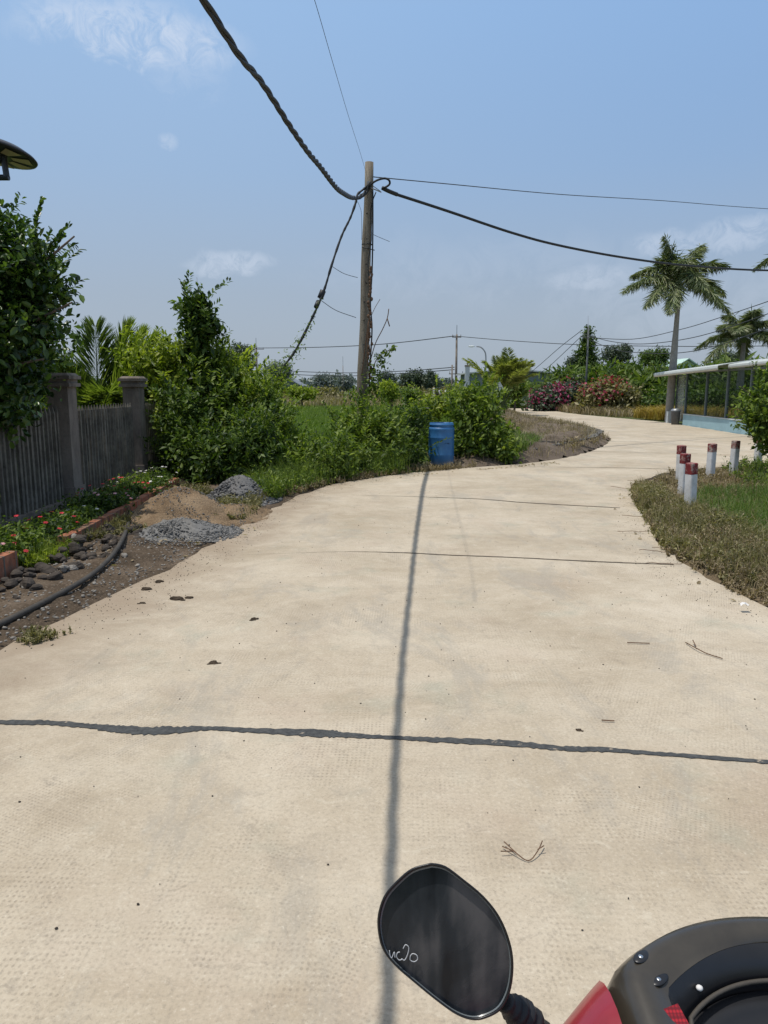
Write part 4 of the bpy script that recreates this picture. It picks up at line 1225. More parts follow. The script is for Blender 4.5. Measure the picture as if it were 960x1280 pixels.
# litter
def scrap(px, py, s, label, seed, z=.01, name='litter_scrap'):
    rnd = random.Random(seed); b = G(px, py, z); mb = MB()
    n_ = 5; vs = [(b[0] + (i / 4 - .5) * s, b[1] + (j / 4 - .5) * s * .7, b[2] + rnd.uniform(0, s * .35)) for j in range(5) for i in range(5)]
    mb.add(vs, [(j * 5 + i, j * 5 + i + 1, j * 5 + i + 6, j * 5 + i + 5) for j in range(4) for i in range(4)])
    tag(build(name, mb, M['litter'], None, loc=b), label, 'litter')
scrap(930, 757, .07, 'crumpled white scrap on the dry verge at the right edge', 1, .05)
scrap(525, 581, .14, 'white scrap of litter just left of the blue drum', 2)
scrap(533, 584, .10, 'small pale scrap touching the foot of the blue drum', 3)
scrap(588, 578, .12, 'white scrap at the road edge just right of the blue drum', 4)
scrap(839, 677, .06, 'tiny white scrap in the weeds at the right road edge', 5, .03)

# twigs and clods
def twig(label, paths, r=.0035):
    mb = MB()
    for p in paths: mb.tube(spline([G(*q, z) for *q, z in p], 4), r, 5)
    tag(build('twig', mb, M['twig'], None, loc=G(*paths[0][0][:2])), label, 'twig')
twig('forked brown twig lying on the concrete above the mirror', [[(628, 1058, .01), (642, 1064, .02), (660, 1076, .006), (672, 1064, .02), (678, 1051, .03)], [(626, 1064, .02), (642, 1064, .015)], [(630, 1052, .02), (645, 1066, .01)], [(672, 1062, .02), (680, 1057, .03)]], .0022)
twig('thin bent twig on the concrete near the right verge', [[(857, 803, .01), (872, 811, .02), (884, 817, .01), (903, 823, .01)], [(870, 808, .02), (866, 800, .03)]])
twig('short straight twig in the middle of the concrete', [[(752, 900, .01), (768, 901, .01)]])
twig('short pale twig left of the bent twig', [[(784, 803, .01), (812, 804, .01)]])
def clod(px, py, s, label, seed):
    rnd = random.Random(seed); b = G(px, py); mb = MB()
    for q in range(7):
        ox, oy = (0, 0) if q == 0 else (rnd.gauss(0, s * .5), rnd.gauss(0, s * .4)); r_ = s * (.65 if q == 0 else rnd.uniform(.15, .42))
        mb.blob((b[0] + ox, b[1] + oy, r_ * .2), (r_ * 1.2, r_ * .8, r_ * .3), 9, 5, .6, None, rnd)
    tag(build('dried_clod', mb, M['clod'], None, loc=b), label, 'dried clod')
clod(267, 829, .04, 'dark dried clod lying alone on the concrete, nearest the camera', 1)
clod(200, 727, .05, 'dark clod near the soil edge, farthest up the road', 2)
clod(183, 737, .055, 'flat crumbled clod beside the soil edge', 3)
clod(222, 749, .07, 'wide flat smear of dried mud with crumbs', 4)
clod(318, 774, .035, 'small dark clod right of the mud smear', 5)
clod(178, 754, .03, 'small dark clod left of the mud smear', 6)
clod(723, 913, .022, 'small dark spot of tar just above the tar joint', 7)

# ------------------------------------------------------------------ weathered pole with cables
PY = 16.6
pb = Vector((at(450.5, PY), PY, -.1)); pt_ = Vector(A(461.5, 203, PY))
o = thing('utility_pole', (pb.x, pb.y, 0), 'leaning weathered round pole rising from the roadside shrubs', 'pole')
mb = MB(); n_ = 12
pts = [pb.lerp(pt_, i / n_) + Vector((.012 * math.sin(i * 1.3), 0, 0)) for i in range(n_ + 1)]
mb.tube(pts, [.135 - .045 * i / n_ for i in range(n_ + 1)], 18)
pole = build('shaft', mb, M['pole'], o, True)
mb = MB()
for t in (.30, .36, .42, .50, .56, .62, .68, .76, .84, .93):
    p = pb.lerp(pt_, t); r_ = .135 - .045 * t
    mb.tube([p + Vector((random.uniform(-.03, .03), -r_ * .92, 0)), p + Vector((0, -r_ - .004, 0))], .014, 8)
build('bolt_hole', mb, M['black_plastic'], o)
mb = MB(); p = pb.lerp(pt_, .745); r_ = .104
mb.tube([p + Vector((r_ * math.cos(a), r_ * math.sin(a), .0)) for a in [2 * PI * q / 16 for q in range(17)]], .011, 6)
p = pb.lerp(pt_, .73); mb.tube([p + Vector((-.10, -.08, .03)), p + Vector((.02, -.115, 0)), p + Vector((.17, -.06, -.03))], .011, 6)
build('wire_band', mb, M['cable'], o)
p = pb.lerp(pt_, .93)
mb = MB(); mb.box((p.x, p.y - .105, p.z), (.05, .03, .09)); mb.tube([p + Vector((-.02, -.1, -.05)), p + Vector((.12, -.08, -.1)), p + Vector((.27, 0, -.14))], .012, 6); mb.tube([p + Vector((.1, -.05, -.03)), p + Vector((.25, 0, -.12))], .008, 6)
build('clamp', mb, M['metal'], o)

def px_line(pts, n=6): return spline([A(*p) for p in pts], n)
# thick twisted bundle overhead (depth from its own shadow on the road)
cb = [A(255, 0, 4.4), A(277, 35, 4.75), A(302, 73, 5.3), A(325, 100, 6.0), A(345, 130, 6.7), A(362, 157, 7.4), A(385, 190, 8.7), A(400, 208, 9.9), A(420, 234, 12.0), A(430, 242, 13.5), A(440, 247, 15.2), A(450, 246, 16.1), A(457, 240, 16.45), A(463, 231, 16.45)]
v = Vector(cb[0]) - Vector(cb[1]); cb0 = []
c0 = Vector(cb[0])
cb = [(-1.45, -4.5, 4.5), (-1.2, -2.0, 3.95), (-1.09, .3, 3.70), (-1.03, 2.6, 3.67)] + cb
core = spline(cb, 16)
mb = MB(); s_acc = 0; rr = [[] for _ in range(3)]
for i, p in enumerate(core):
    if i: s_acc += (core[i] - core[i - 1]).length
    t = (core[min(i + 1, len(core) - 1)] - core[max(i - 1, 0)]).normalized(); u = t.cross(Vector((0, 0, 1))).normalized(); w_ = u.cross(t)
    sp = .0175 + .004 * min(1, max(0, (p.y - 6) / 8))
    for q in range(3):
        a = s_acc * 2 * PI / .55 + q * 2 * PI / 3
        rr[q].append(p + (u * math.cos(a) + w_ * math.sin(a)) * sp)
def resample(pts, step):
    out = [pts[0]]; acc = 0
    for a, b in zip(pts[:-1], pts[1:]):
        out.append(b)
    return out
# resample the core densely so that the strands twist smoothly
dense = [core[0]]
for a, b in zip(core[:-1], core[1:]):
    m_ = max(1, int((b - a).length / .07))
    for q in range(1, m_ + 1): dense.append(a.lerp(b, q / m_))
rr = [[] for _ in range(3)]; s_acc = 0
for i, p in enumerate(dense):
    if i: s_acc += (dense[i] - dense[i - 1]).length
    t = (dense[min(i + 1, len(dense) - 1)] - dense[max(i - 1, 0)]).normalized(); u = t.cross(Vector((0, 0, 1))).normalized(); w_ = u.cross(t)
    sp = .0125 + .011 * min(1, max(0, (p.y - 6) / 8))
    for q in range(3):
        a = s_acc * 2 * PI / 1.05 + q * 2 * PI / 3
        rr[q].append(p + (u * math.cos(a) + w_ * math.sin(a)) * sp)
for q in range(3): mb.tube(rr[q], [.0125 + .010 * min(1, max(0, (p.y - 6) / 8)) for p in rr[q]], 7)
tag(build('twisted_cable', mb, M['cable'], None, True, loc=cb[-1]), 'thick twisted black cable sweeping overhead from the weathered pole', 'cable')

# loop and right-hand cable
mb = MB(); mb.tube(px_line([(462, 232, 16.45), (470, 226, 16.4), (480, 223, 16.5), (486, 225, 16.5), (487, 230, 16.55), (482, 234, 16.55), (478, 235, 16.6)], 6), .022, 8)
mb.tube(px_line([(478, 235, 16.6), (486, 239, 16.7), (496, 243, 16.9)], 5), .045, 8)
e_pts = [(494, 242.5, 16.85), (560, 264, 18.2), (640, 291, 20), (700, 307, 21.5), (780, 322, 23.5), (860, 332, 25.5), (960, 338, 28), (1100, 338, 32), (1400, 322, 40)]
mb.tube(px_line(e_pts, 6), .034, 8)
tag(build('service_cable', mb, M['cable'], None, True, loc=A(478, 235, 16.6)), 'black cable looping at the pole top and sagging away to the right', 'cable')
def wire(label, pts, r, mat='wire', name='overhead_wire', group=None):
    mb = MB(); P = px_line(pts, 6); mb.tube(P, r, 5)
    return tag(build(name, mb, M[mat], None, True, loc=P[0]), label, 'wire', group)
wire('thin wire rising steeply from the pole top to the upper edge', [(457, 214, 16.55), (450, 190, 14), (435, 143, 11), (415, 75, 8.5), (390, -10, 6.8), (360, -90, 5.6)], .0028)
wire('thin wire running right from just below the pole top', [(465, 221, 16.6), (560, 230, 18.5), (700, 243, 22), (830, 251, 26), (960, 261, 31), (1200, 275, 40)], .011)
wire('thin dropping wire inside the vine-covered cable, left of the pole', [(447, 252, 16.5), (451, 262, 16.5), (452, 272, 16.5), (452, 300, 16.5)], .004)
wire('short slack wire from the hanging cable to the pole, upper one', [(415, 333, 16.2), (430, 342, 16.3), (447, 347, 16.5)], .006)
wire('short slack wire from the hanging cable to the pole, lower one', [(402, 376, 16.0), (420, 388, 16.2), (445, 397, 16.5)], .007)
wire('loose wire end sticking out right of the wire band', [(466, 293, 16.5), (475, 297, 16.5), (487, 302, 16.4)], .005)
# vine-covered hanging cable
hc = [(463, 228, 16.5), (455, 236, 16.45), (447, 243, 16.4), (445, 252, 16.3), (438, 272, 16.2), (427, 295, 16.1), (415, 330, 15.9), (406, 360, 15.8), (396, 385, 15.7), (380, 418, 15.6), (368, 440, 15.5), (352, 462, 15.4), (340, 485, 15.3)]
P = px_line(hc, 6)
o = thing('hanging_cable', tuple(P[0]), 'slack cable hanging left of the pole down to the shrubs, overgrown with a vine', 'cable')
mb = MB(); mb.tube(P, [.018 + .012 * random.random() for _ in P], 7); build('strand', mb, M['cable'], o, True)
mb = MB(); mb.tube(px_line([(404, 363, 15.8), (400, 373, 15.8)], 2), .062, 8); mb.tube(px_line([(398, 377, 15.8), (395, 384, 15.7)], 2), .05, 8); build('splice', mb, M['black_rubber'], o, True)
nodes = np.array([tuple(p) for p in P[int(len(P) * .62):]])
C = np.repeat(nodes, 26, 0); g = np.random.default_rng(5); tt = np.repeat(np.linspace(0, 1, len(nodes)), 26)[:, None]
keep = g.random(len(C)) < (.10 + .9 * tt[:, 0] ** 1.6); C = C[keep]; tt = tt[keep]
C = C + g.normal(size=C.shape) * (.02 + .17 * tt ** 1.5)
V, F = leaves(C, g.normal(size=C.shape), g.normal(size=C.shape) * .5 + np.array([0, 0, 1]), g.uniform(.05, .1, (len(C), 1)), g.uniform(.025, .045, (len(C), 1)))
build_np('vine_leaves', V, F, L['bush'], o)

# vine and hanging cord on the right side of the pole
P = px_line([(466, 238, 16.5), (466, 290, 16.45), (465, 340, 16.45), (463, 380, 16.4), (465, 410, 16.4), (463, 450, 16.4), (461, 490, 16.4)], 6)
o = thing('climbing_vine', (P[-1].x, P[-1].y, 0), 'half dry climbing vine on a cord along the right side of the weathered pole', 'vine')
mb = MB(); mb.tube(P, [.018] * len(P), 6)
mb.tube(px_line([(470, 240, 16.5), (464, 260, 16.5), (464, 300, 16.45), (460, 330, 16.45), (462, 355, 16.45)], 4), .012, 5)
build('cord', mb, M['cable'], o, True)
mb = MB()
mb.tube(px_line([(462, 455, 16.4), (469, 430, 16.4), (478, 412, 16.3), (484, 398, 16.3), (486, 386, 16.3)], 4), .010, 5)
mb.tube(px_line([(484, 398, 16.3), (487, 408, 16.3)], 2), .012, 5); mb.tube(px_line([(462, 400, 16.4), (468, 386, 16.4), (475, 374, 16.4)], 3), .006, 5)
mb.tube(px_line([(462, 480, 16.35), (459, 440, 16.3), (461, 400, 16.35), (457, 430, 16.35), (452, 470, 16.35)], 4), .012, 5)
mb.tube(px_line([(461, 500, 16.4), (467, 460, 16.35), (474, 445, 16.3), (490, 436, 16.3)], 3), .010, 5)
for q in range(34):
    px = 462 + random.uniform(-2, 3); py = 335 + q * 4.3; mb.blob(A(px, py, 16.35), (.03, .03, .045), 6, 5, .3)
build('twig', mb, M['twig'], o, True)
C, ctr = [], [(491, 436, 5), (484, 441, 6), (474, 448, 8), (479, 455, 6), (466, 462, 8), (472, 470, 8), (463, 485, 10), (470, 492, 11), (458, 500, 12), (466, 478, 8), (447, 492, 8)]
for (px, py, r_) in ctr:
    for q in range(int(10 + r_ * 3)): C.append(A(px + random.gauss(0, r_ * .5), py + random.gauss(0, r_ * .5), 16.3 + random.uniform(-.1, .1)))
C = np.array(C); g = np.random.default_rng(6)
V, F = leaves(C, g.normal(size=C.shape) + [0, 0, -.4], g.normal(size=C.shape) * .6 + [0, -.3, .8], g.uniform(.06, .12, (len(C), 1)), g.uniform(.03, .06, (len(C), 1)), True)
build_np('leaves', V, F, L['bush'], o)

# ------------------------------------------------------------------ solar lamp at left edge
lx, ly, lz = A(-4, 190, 10.5); LS = 1.5
o = thing('street_lamp', (lx - 1.1, ly, 0), 'dark disc-shaped solar street lamp above the tree at the left edge', 'street lamp')
tilt = Matrix.Rotation(R(9), 3, 'Y') @ Matrix.Rotation(R(-6), 3, 'X')
mb = MB(); mb.lathe([(r_ * LS, z_ * LS) for r_, z_ in [(0, .075), (.12, .070), (.24, .048), (.315, .012), (.335, -.006), (.33, -.016), (.30, -.02), (.28, -.024), (0, -.03)]], (lx, ly, lz), 48, tilt)
head = build('lamp_head', mb, M['lampdark'], o, True)
for a in range(0, 360, 45):
    mb = MB(); c, s = math.cos(R(a + 10)), math.sin(R(a + 10))
    def q(r_, w_): return tilt @ Vector(((c * r_ - s * w_) * LS, (s * r_ + c * w_) * LS, -.034 * LS + .004 * (r_ > .2))) + Vector((lx, ly, lz))
    mb.add([q(.13, -.035), q(.285, -.072), q(.285, .072), q(.13, .035)], [(0, 1, 2, 3)])
    build('light_panel', mb, M['led'], head)
mb = MB(); mb.lathe([(.09, -.045), (.09, -.11), (.06, -.135), (0, -.135)], (lx, ly, lz), 20, tilt); mb.tube([(lx + .085, ly, lz - .06), (lx + .105, ly, lz - .31)], .042, 8)
mb.tube([(lx + .135, ly, lz - .32), (lx - 1.1, ly, lz - .32)], .038, 10)
build('bracket', mb, M['lampdark'], o)
mb = MB(); mb.tube([(lx - 1.1, ly, -.05), (lx - 1.1, ly, lz - .1)], [.06, .045], 12); build('pole', mb, M['metal'], o, True)

# ------------------------------------------------------------------ rice field, middle distance
P = scatter([(-12, 19.2), (2.0, 19.2), (2.4, 26), (4, 40), (3.8, 60), (-22, 60)], 52000, .0, 51)
d = P[:, 1]; V, F = blades(P, .42, .03, .4, 52)
tag(build_np('rice_plants', V, F, L['rice']), 'bright green young rice filling the field beyond the pole', 'rice', None, 'stuff')
P = scatter([(-20, 60), (4, 60), (4.5, 110), (-34, 150)], 9000, .0, 53)
V, F = blades(P, .8, .12, .5, 54)
tag(build_np('reeds', V, F, L['straw']), 'brown reeds and stubble along the far side of the rice field', 'reeds', None, 'stuff')
P = scatter(isl, 7000, .12, 55); P = P[P[:, 1] < 58]; P[:, 2] = .03 + np.clip(edgedist(P, isl) / .8, 0, 1) * .3
V, F = blades(P, .2, .014, .8, 56)
tag(build_np('bank_grass', V, F, L['weed_dry']), 'dead straw-coloured grass on the bank inside the bend', 'grass', None, 'stuff')
P = scatter([(1.8, 16.9), (3.2, 17.4), (3.9, 18.8), (4.3, 20.5), (4.0, 22), (2.6, 20)], 4500, .2, 57); V, F = blades(P, .3, .018, .7, 58)
tag(build_np('bank_green_grass', V, F, L['grass']), 'green grass patch on the bank just right of the drum shrub', 'grass', None, 'stuff')
P = scatter([(3.6, 18.0), (6.4, 22.5), (7.7, 26), (8.0, 30), (6.8, 30), (4.5, 21)], 2600, .22, 59)
V, F = pebbles(P, .035, 60); tag(build_np('bank_stones', V, F, M['gravel']), 'grey crushed stone spread on the bank inside the bend', 'stones', None, 'stuff')

# generic hedge behind the road bend at right
def leafymass(name, label, blobs, n, nl, l1, l2, mat, cat_='hedge', stem=True, group=None, spr=.3, seed=None, extra=None, shell=.4):
    b0 = blobs[0]
    return bush(name, label, cat_, (b0[0], b0[1]), blobs, n, nl, l1, l2, mat, group, spr=spr, shell=shell, stem=stem, seed=seed, extra=extra)
def PB(px, py, Y, rx, ry, dr=1.0):
    k = Y / 917.0; return (at(px, Y), Y, max(zt(py, Y), ry * k * .6), rx * k, rx * k * dr, ry * k)
def bracts(parent, blobs, n, mat, seed, l=.22):
    V, F = cloud(blobs, n, 6, l, l * .7, .25, .85, .1, seed=seed); build_np('blossom', V, F, mat, parent)
b1 = [PB(690, 498, 57, 26, 15), PB(712, 492, 58, 18, 17), PB(672, 503, 56, 14, 10)]
leafymass('bougainvillea', 'magenta bougainvillea bush beside the bend of the road', b1, 420, 9, .3, .17, L['far'], 'bougainvillea', seed=70, extra=lambda o: (bracts(o, b1, 190, L['magenta'], 71)))
b2 = [PB(755, 497, 50, 26, 20), PB(780, 500, 49, 14, 16), PB(735, 500, 51, 14, 16)]
leafymass('bougainvillea', 'faded red bougainvillea bush left of the golden grass', b2, 460, 9, .28, .15, L['weed'], 'bougainvillea', seed=72, extra=lambda o: (bracts(o, [PB(752, 488, 50, 28, 13)], 60, L['redbract'], 73)))
# banana-like tall leafy rows
bi = 0
blabels = ['leafy banana clump left of the thin grey pole', 'leafy banana clump behind the magenta bougainvillea', 'leafy banana clump behind the red bougainvillea', 'leafy banana clump above the golden grass', 'leafy banana clump left of the royal palm trunk', 'leafy banana clump seen through the shelter, leftmost', 'leafy banana clump seen through the middle of the shelter', 'leafy banana clump seen through the right of the shelter', 'leafy banana clump behind the small tree at the right edge']
for i, (px, py, Y, rx, ry) in enumerate([(650, 490, 66, 22, 12), (700, 478, 66, 26, 16), (740, 475, 60, 28, 18), (775, 478, 56, 26, 20), (812, 478, 54, 26, 22), (850, 484, 52, 26, 28), (888, 480, 50, 28, 28), (930, 478, 48, 30, 28), (975, 476, 48, 32, 30)]):
    q = [PB(px, py, Y, rx, ry), PB(px - 10, py + 12, Y - 1, rx * .9, ry * .8), PB(px + 12, py + 16, Y - 1, rx * .9, ry * .7)]
    bush('banana_clump', blabels[i], 'banana plants', (at(px, Y), Y), q, 300, 9, .62, .17, L['banana'], 'banana clumps behind the road bend', spr=.35, shell=.3, seed=80 + i, droop=-.3, stemmat='stem')
# hedge base along field/back
for i, (px, py, Y, rx, ry) in enumerate([(830, 512, 48, 30, 10), (880, 512, 44, 34, 12), (930, 512, 42, 34, 12)]):
    bush('low_shrub', ['low dark shrub behind the shelter, left', 'low dark shrub behind the middle of the shelter', 'low dark shrub behind the right of the shelter'][i], 'shrub', (at(px, Y), Y), [PB(px, py - 6, Y, rx, ry + 4)], 300, 9, .3, .12, L['bush_dark'], None, spr=.3, seed=95 + i)
P = scatter([(15.2, 44), (19.5, 44), (20.5, 38), (16.5, 38), (15.3, 41)], 1500, 0, 61)
P2 = scatter([(14.3, 43), (18.0, 43), (18.0, 40.2), (14.8, 40.2)], 3000, 0, 62)
V, F = blades(np.concatenate([P, P2]), .7, .045, .9, 63); tag(build_np('golden_grass', V, F, L['gold']), 'clump of golden yellow grass left of the royal palm trunk', 'grass', None, 'stuff')
P = scatter([(12.9, 60), (12.7, 50), (13.6, 44), (15, 44), (17, 62)], 3000, 0, 64); V, F = blades(P * 1.0, .6, .045, 1.0, 65)
tag(build_np('roadside_straw', V, F, L['weed_dry']), 'dry grass at the foot of the bougainvillea bushes', 'grass', None, 'stuff')

# ------------------------------------------------------------------ royal palms
def royal(label, base, h, r, seed, nf=15, fl=2.9, shaft=1.0, dirs=None):
    o = thing('royal_palm', base, label, 'palm', None)
    b = Vector(base); mb = MB(); n_ = 14
    lean = random.Random(seed).uniform(-.01, .02)
    pts = [b + Vector((lean * h * (i / n_), 0, -.1 + (h + .1) * i / n_)) for i in range(n_ + 1)]
    mb.tube(pts, [r * (1.25 if i == 0 else 1.05 + .22 * math.sin(PI * min(1, i / n_ * 1.3)) - .45 * i / n_) for i in range(n_ + 1)], 14)
    build('trunk', mb, M['palmbark'], o, True)
    top = pts[-1]; mb = MB(); mb.tube([top, top + Vector((0, 0, shaft * .5)), top + Vector((0, 0, shaft))], [r * .68, r * .62, r * .3], 12); build('crownshaft', mb, M['shaft'], o, True)
    hub = top + Vector((0, 0, shaft * .92)); g = random.Random(seed)
    fr = dirs or [(q * 137.5 + g.uniform(-12, 12), fl * g.uniform(.85, 1.1), 80 - 88 * q / nf + g.uniform(-8, 8), .45 + .2 * g.random()) for q in range(nf)]
    for k, (a, ln_, ri, dr) in enumerate(fr):
        build_frond(o, hub - Vector((0, 0, .15 * k / len(fr))), R(a), ln_, R(ri), dr, 130, fl * .30, fl * .017, L['palm'], .95, seed * 50 + k, .30)
    return o
royal('tall royal palm with grey trunk standing at the left end of the shelter', (14.3, 37.4, 0), 6.1, .175, 2, fl=2.7, dirs=[(172, 3.0, 40, .62), (186, 3.0, 18, .55), (165, 2.3, 62, .5), (120, 2.3, 72, .35), (172, 2.7, 72, .22), (20, 2.9, 66, .35), (-10, 3.1, 46, .55), (12, 2.7, 20, .6), (-30, 2.4, -12, .5), (-60, 2.4, 5, .7), (-100, 2.4, 60, .6), (-80, 2.5, 30, .8), (60, 2.6, 50, .5), (100, 2.4, 35, .6), (210, 2.3, 0, .6), (-120, 2.3, -20, .4)])
royal('shorter royal palm with yellowing fronds rising behind the shelter', (at(915, 44), 44, 0), 4.3, .2, 5, nf=13, fl=2.6, shaft=.6)
royal('royal palm cut off by the right edge of the photo', (at(978, 33), 33, 0), 7.0, .17, 7, nf=12, fl=2.0, shaft=.7)

# white painted foot of the palm
# ------------------------------------------------------------------ shelter
o = thing('roadside_shelter', (14.0, 30, 0), 'long open shelter with white curved roof, pale blue base wall and steel posts', 'shelter')
def wx(y): return 13.14 + (y - 25.37) * .0867
a, b = Vector((wx(22.2), 22.2, 0)), Vector((wx(34.8), 34.8, 0)); dirv2 = (b - a).normalized(); ang = math.atan2(dirv2.y, dirv2.x)
mid = (a + b) / 2; ln = (b - a).length
nrm = Vector((dirv2.y, -dirv2.x, 0))
mb = MB(); mb.box((mid.x + .08, mid.y, .24), (ln, .14, .50), ang); build('base_wall', mb, M['bluewall'], o)
mb = MB(); mb.box((mid.x + .08, mid.y, .505), (ln + .02, .19, .03), ang); build('ledge', mb, M['palewall'], o)
for y in (34.75, 32.0, 29.6, 27.3, 24.9, 22.4):
    mb = MB(); mb.box((wx(y) + .08, y, 1.50), (.10 if y > 34 else .075, .10, 1.96), ang); build('post', mb, M['shelterpost'], o)
for y, h in ((33.2, 1.3), (30.7, 1.75), (28.5, 2.3), (26.0, 2.3), (23.5, 2.3), (35.5, 2.2)):
    mb = MB(); mb.tube([(wx(y) + 2.6, y + .8, -.05), (wx(y) + 2.6, y + .8, h)], .04, 8); build('rear_post', mb, M['shelterpost'], o, True)
mb = MB(); mb.box((mid.x + 2.7, mid.y + .6, .18), (ln, .12, .34), ang); build('rear_wall', mb, M['oldconc'], o)
mb = MB(); e0, e1 = Vector((wx(34.85) + .03, 34.9, 0)), Vector((14.72, 37.6, 0)); ed = (e1 - e0); ea = math.atan2(ed.y, ed.x); em = (e0 + e1) / 2
mb.box((em.x, em.y, 1.25), (ed.length, .015, 2.1), ea); build('mesh_screen', mb, M['screen'], o)
mb = MB(); mb.box((e1.x, e1.y, 1.15), (.09, .09, 2.4), ea); mb.box((em.x, em.y, .17), (ed.length, .06, .05), ea); mb.box((em.x, em.y, 2.28), (ed.length, .06, .05), ea); build('screen_frame', mb, M['shelterpost'], o)
# roof: curved white front section, then a flat continuation towards the camera
def roofpart(name, ya, yb, za, zb, over, depth, mat, lip=.12):
    mb = MB(); prof = []
    for i in range(15):
        t = i / 14
        prof.append((-over + (depth + over) * t, .30 * (1 - (1 - t) ** 2.2) if t < 1 else .30))
    prof = [(-over - .01, -lip), (-over - .03, -lip * .5), (-over - .035, -.03)] + prof
    n_ = len(prof); NS = 24; vs = []
    for j in range(NS + 1):
        y = ya + (yb - ya) * j / NS; zz = za + (zb - za) * j / NS
        for (px_, pz) in prof: vs.append((wx(y) + .08 + px_, y, zz + pz))
    for j in range(NS + 1):
        y = ya + (yb - ya) * j / NS; zz = za + (zb - za) * j / NS
        for (px_, pz) in prof: vs.append((wx(y) + .08 + px_, y, zz + pz - .035))
    K = (NS + 1) * n_; fs = []
    for j in range(NS):
        for i in range(n_ - 1):
            q0 = j * n_ + i
            fs.append((q0, q0 + 1, q0 + n_ + 1, q0 + n_)); fs.append((q0 + K, q0 + n_ + K, q0 + n_ + 1 + K, q0 + 1 + K))
        q0 = j * n_; fs.append((q0, q0 + n_, q0 + n_ + K, q0 + K)); q0 = j * n_ + n_ - 1; fs.append((q0, q0 + K, q0 + n_ + K, q0 + n_))
    for base_ in (0, NS * n_):
        for i in range(n_ - 1): fs.append((base_ + i, base_ + i + K, base_ + i + 1 + K, base_ + i + 1))
    mb.add(vs, fs); return build(name, mb, M[mat], o, True)
roofpart('front_roof', 29.0, 38.0, 2.58, 2.44, .65, 2.9, 'roofwhite', .17)
roofpart('rear_roof', 21.8, 29.0, 2.66, 2.60, .25, 3.0, 'roofwhite')
mb = MB(); mb.box((mid.x + .08, mid.y, 2.40), (ln, .06, .08), ang); build('top_rail', mb, M['shelterpost'], o)

ps = (34.75, 32.0, 29.6, 27.3, 24.9, 22.4)
for y1, y0 in zip(ps[:-1], ps[1:]):
    ym = (y0 + y1) / 2; mb = MB(); mb.box((wx(ym) + .08, ym, 1.44), (y1 - y0 - .09, .012, 1.84), ang); build('pane', mb, M['pane'], o)

o = thing('trash_bin', (wx(34.8) - .22, 35.1, 0), 'small dark grey bin standing at the corner of the blue base wall', 'bin')
bx_, by_ = wx(34.8) - .22, 35.1
mb = MB(); mb.lathe([(0, 0), (.17, 0), (.21, .62), (.22, .64)], (bx_, by_, 0), 20); build('body', mb, M['bin'], o, True)
mb = MB(); mb.lathe([(.235, .63), (.235, .67), (.16, .74), (.05, .76), (0, .76)], (bx_, by_, 0), 20); build('lid', mb, M['metal'], o, True)
o = thing('tree_guard', (14.32, 37.05, 0), 'short white-painted stub at the foot of the royal palm trunk', 'post')
mb = MB(); mb.box((14.2, 37.0, .25), (.32, .22, .62), .1, .9); build('stub', mb, M['palewall'], o)

# ------------------------------------------------------------------ distant trees
def ftree(label, px, py_top, py_bot, w_px, Y, mat, seed, name='distant_tree', shape='round', n=260, leaf=None, group=None):
    k = Y / 917.0; zt_ = zt(py_top, Y); zb = max(0.4, zt(py_bot, Y)); h = zt_ - zb; g = random.Random(seed); x = at(px, Y); r_ = w_px * k / 2
    bl = []
    if shape == 'cone':
        for i in range(7):
            t = i / 6; bl.append((x + g.uniform(-.1, .1) * r_, Y, zb + h * (.1 + .85 * t), r_ * (1.05 - .85 * t), r_ * (1.0 - .8 * t), h * .13))
    else:
        bl.append((x, Y, zb + h * .52, r_ * .8, r_ * .8, h * .46))
        for i in range(7):
            a = g.uniform(0, 2 * PI); e = g.uniform(-.35, .75)
            bl.append((x + math.cos(a) * r_ * .62, Y + math.sin(a) * r_ * .5, zb + h * (.5 + .42 * e), r_ * g.uniform(.28, .45), r_ * .4, h * g.uniform(.16, .26)))
    lf = leaf or max(.22, 2.6 * k)
    return tree(name, label, (x, Y, 0), max(.6, zb), bl, n, 9, lf, lf * .55, mat, max(.08, r_ * .07), group, spr=lf * .9, shell=.45, seed=seed)
ftree('big round dark tree behind the thicket, left of the far left utility pole', 300, 428, 475, 46, 62, L['far'], 1, n=420)
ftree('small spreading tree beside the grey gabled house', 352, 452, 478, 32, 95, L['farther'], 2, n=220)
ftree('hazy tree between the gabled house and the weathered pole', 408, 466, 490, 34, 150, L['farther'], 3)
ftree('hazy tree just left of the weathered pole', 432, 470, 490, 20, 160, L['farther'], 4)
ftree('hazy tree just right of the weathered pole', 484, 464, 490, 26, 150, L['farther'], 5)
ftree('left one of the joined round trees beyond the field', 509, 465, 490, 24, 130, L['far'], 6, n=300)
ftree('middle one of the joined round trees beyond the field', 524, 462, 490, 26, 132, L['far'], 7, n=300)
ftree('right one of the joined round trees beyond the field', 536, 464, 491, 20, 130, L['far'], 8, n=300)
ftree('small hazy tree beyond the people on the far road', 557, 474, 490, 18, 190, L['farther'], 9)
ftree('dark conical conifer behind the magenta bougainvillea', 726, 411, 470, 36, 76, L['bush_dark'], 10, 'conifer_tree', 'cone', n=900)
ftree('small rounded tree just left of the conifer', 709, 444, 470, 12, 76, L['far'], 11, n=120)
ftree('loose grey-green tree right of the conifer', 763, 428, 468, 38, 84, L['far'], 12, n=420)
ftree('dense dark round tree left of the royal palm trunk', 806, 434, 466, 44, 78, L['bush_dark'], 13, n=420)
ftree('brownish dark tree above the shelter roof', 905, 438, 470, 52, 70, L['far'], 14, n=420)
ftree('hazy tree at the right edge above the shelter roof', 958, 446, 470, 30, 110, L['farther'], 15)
ftree('olive tree rising above the thicket near the round dark tree', 283, 452, 490, 40, 42, L['bush'], 16, n=300, leaf=.2)
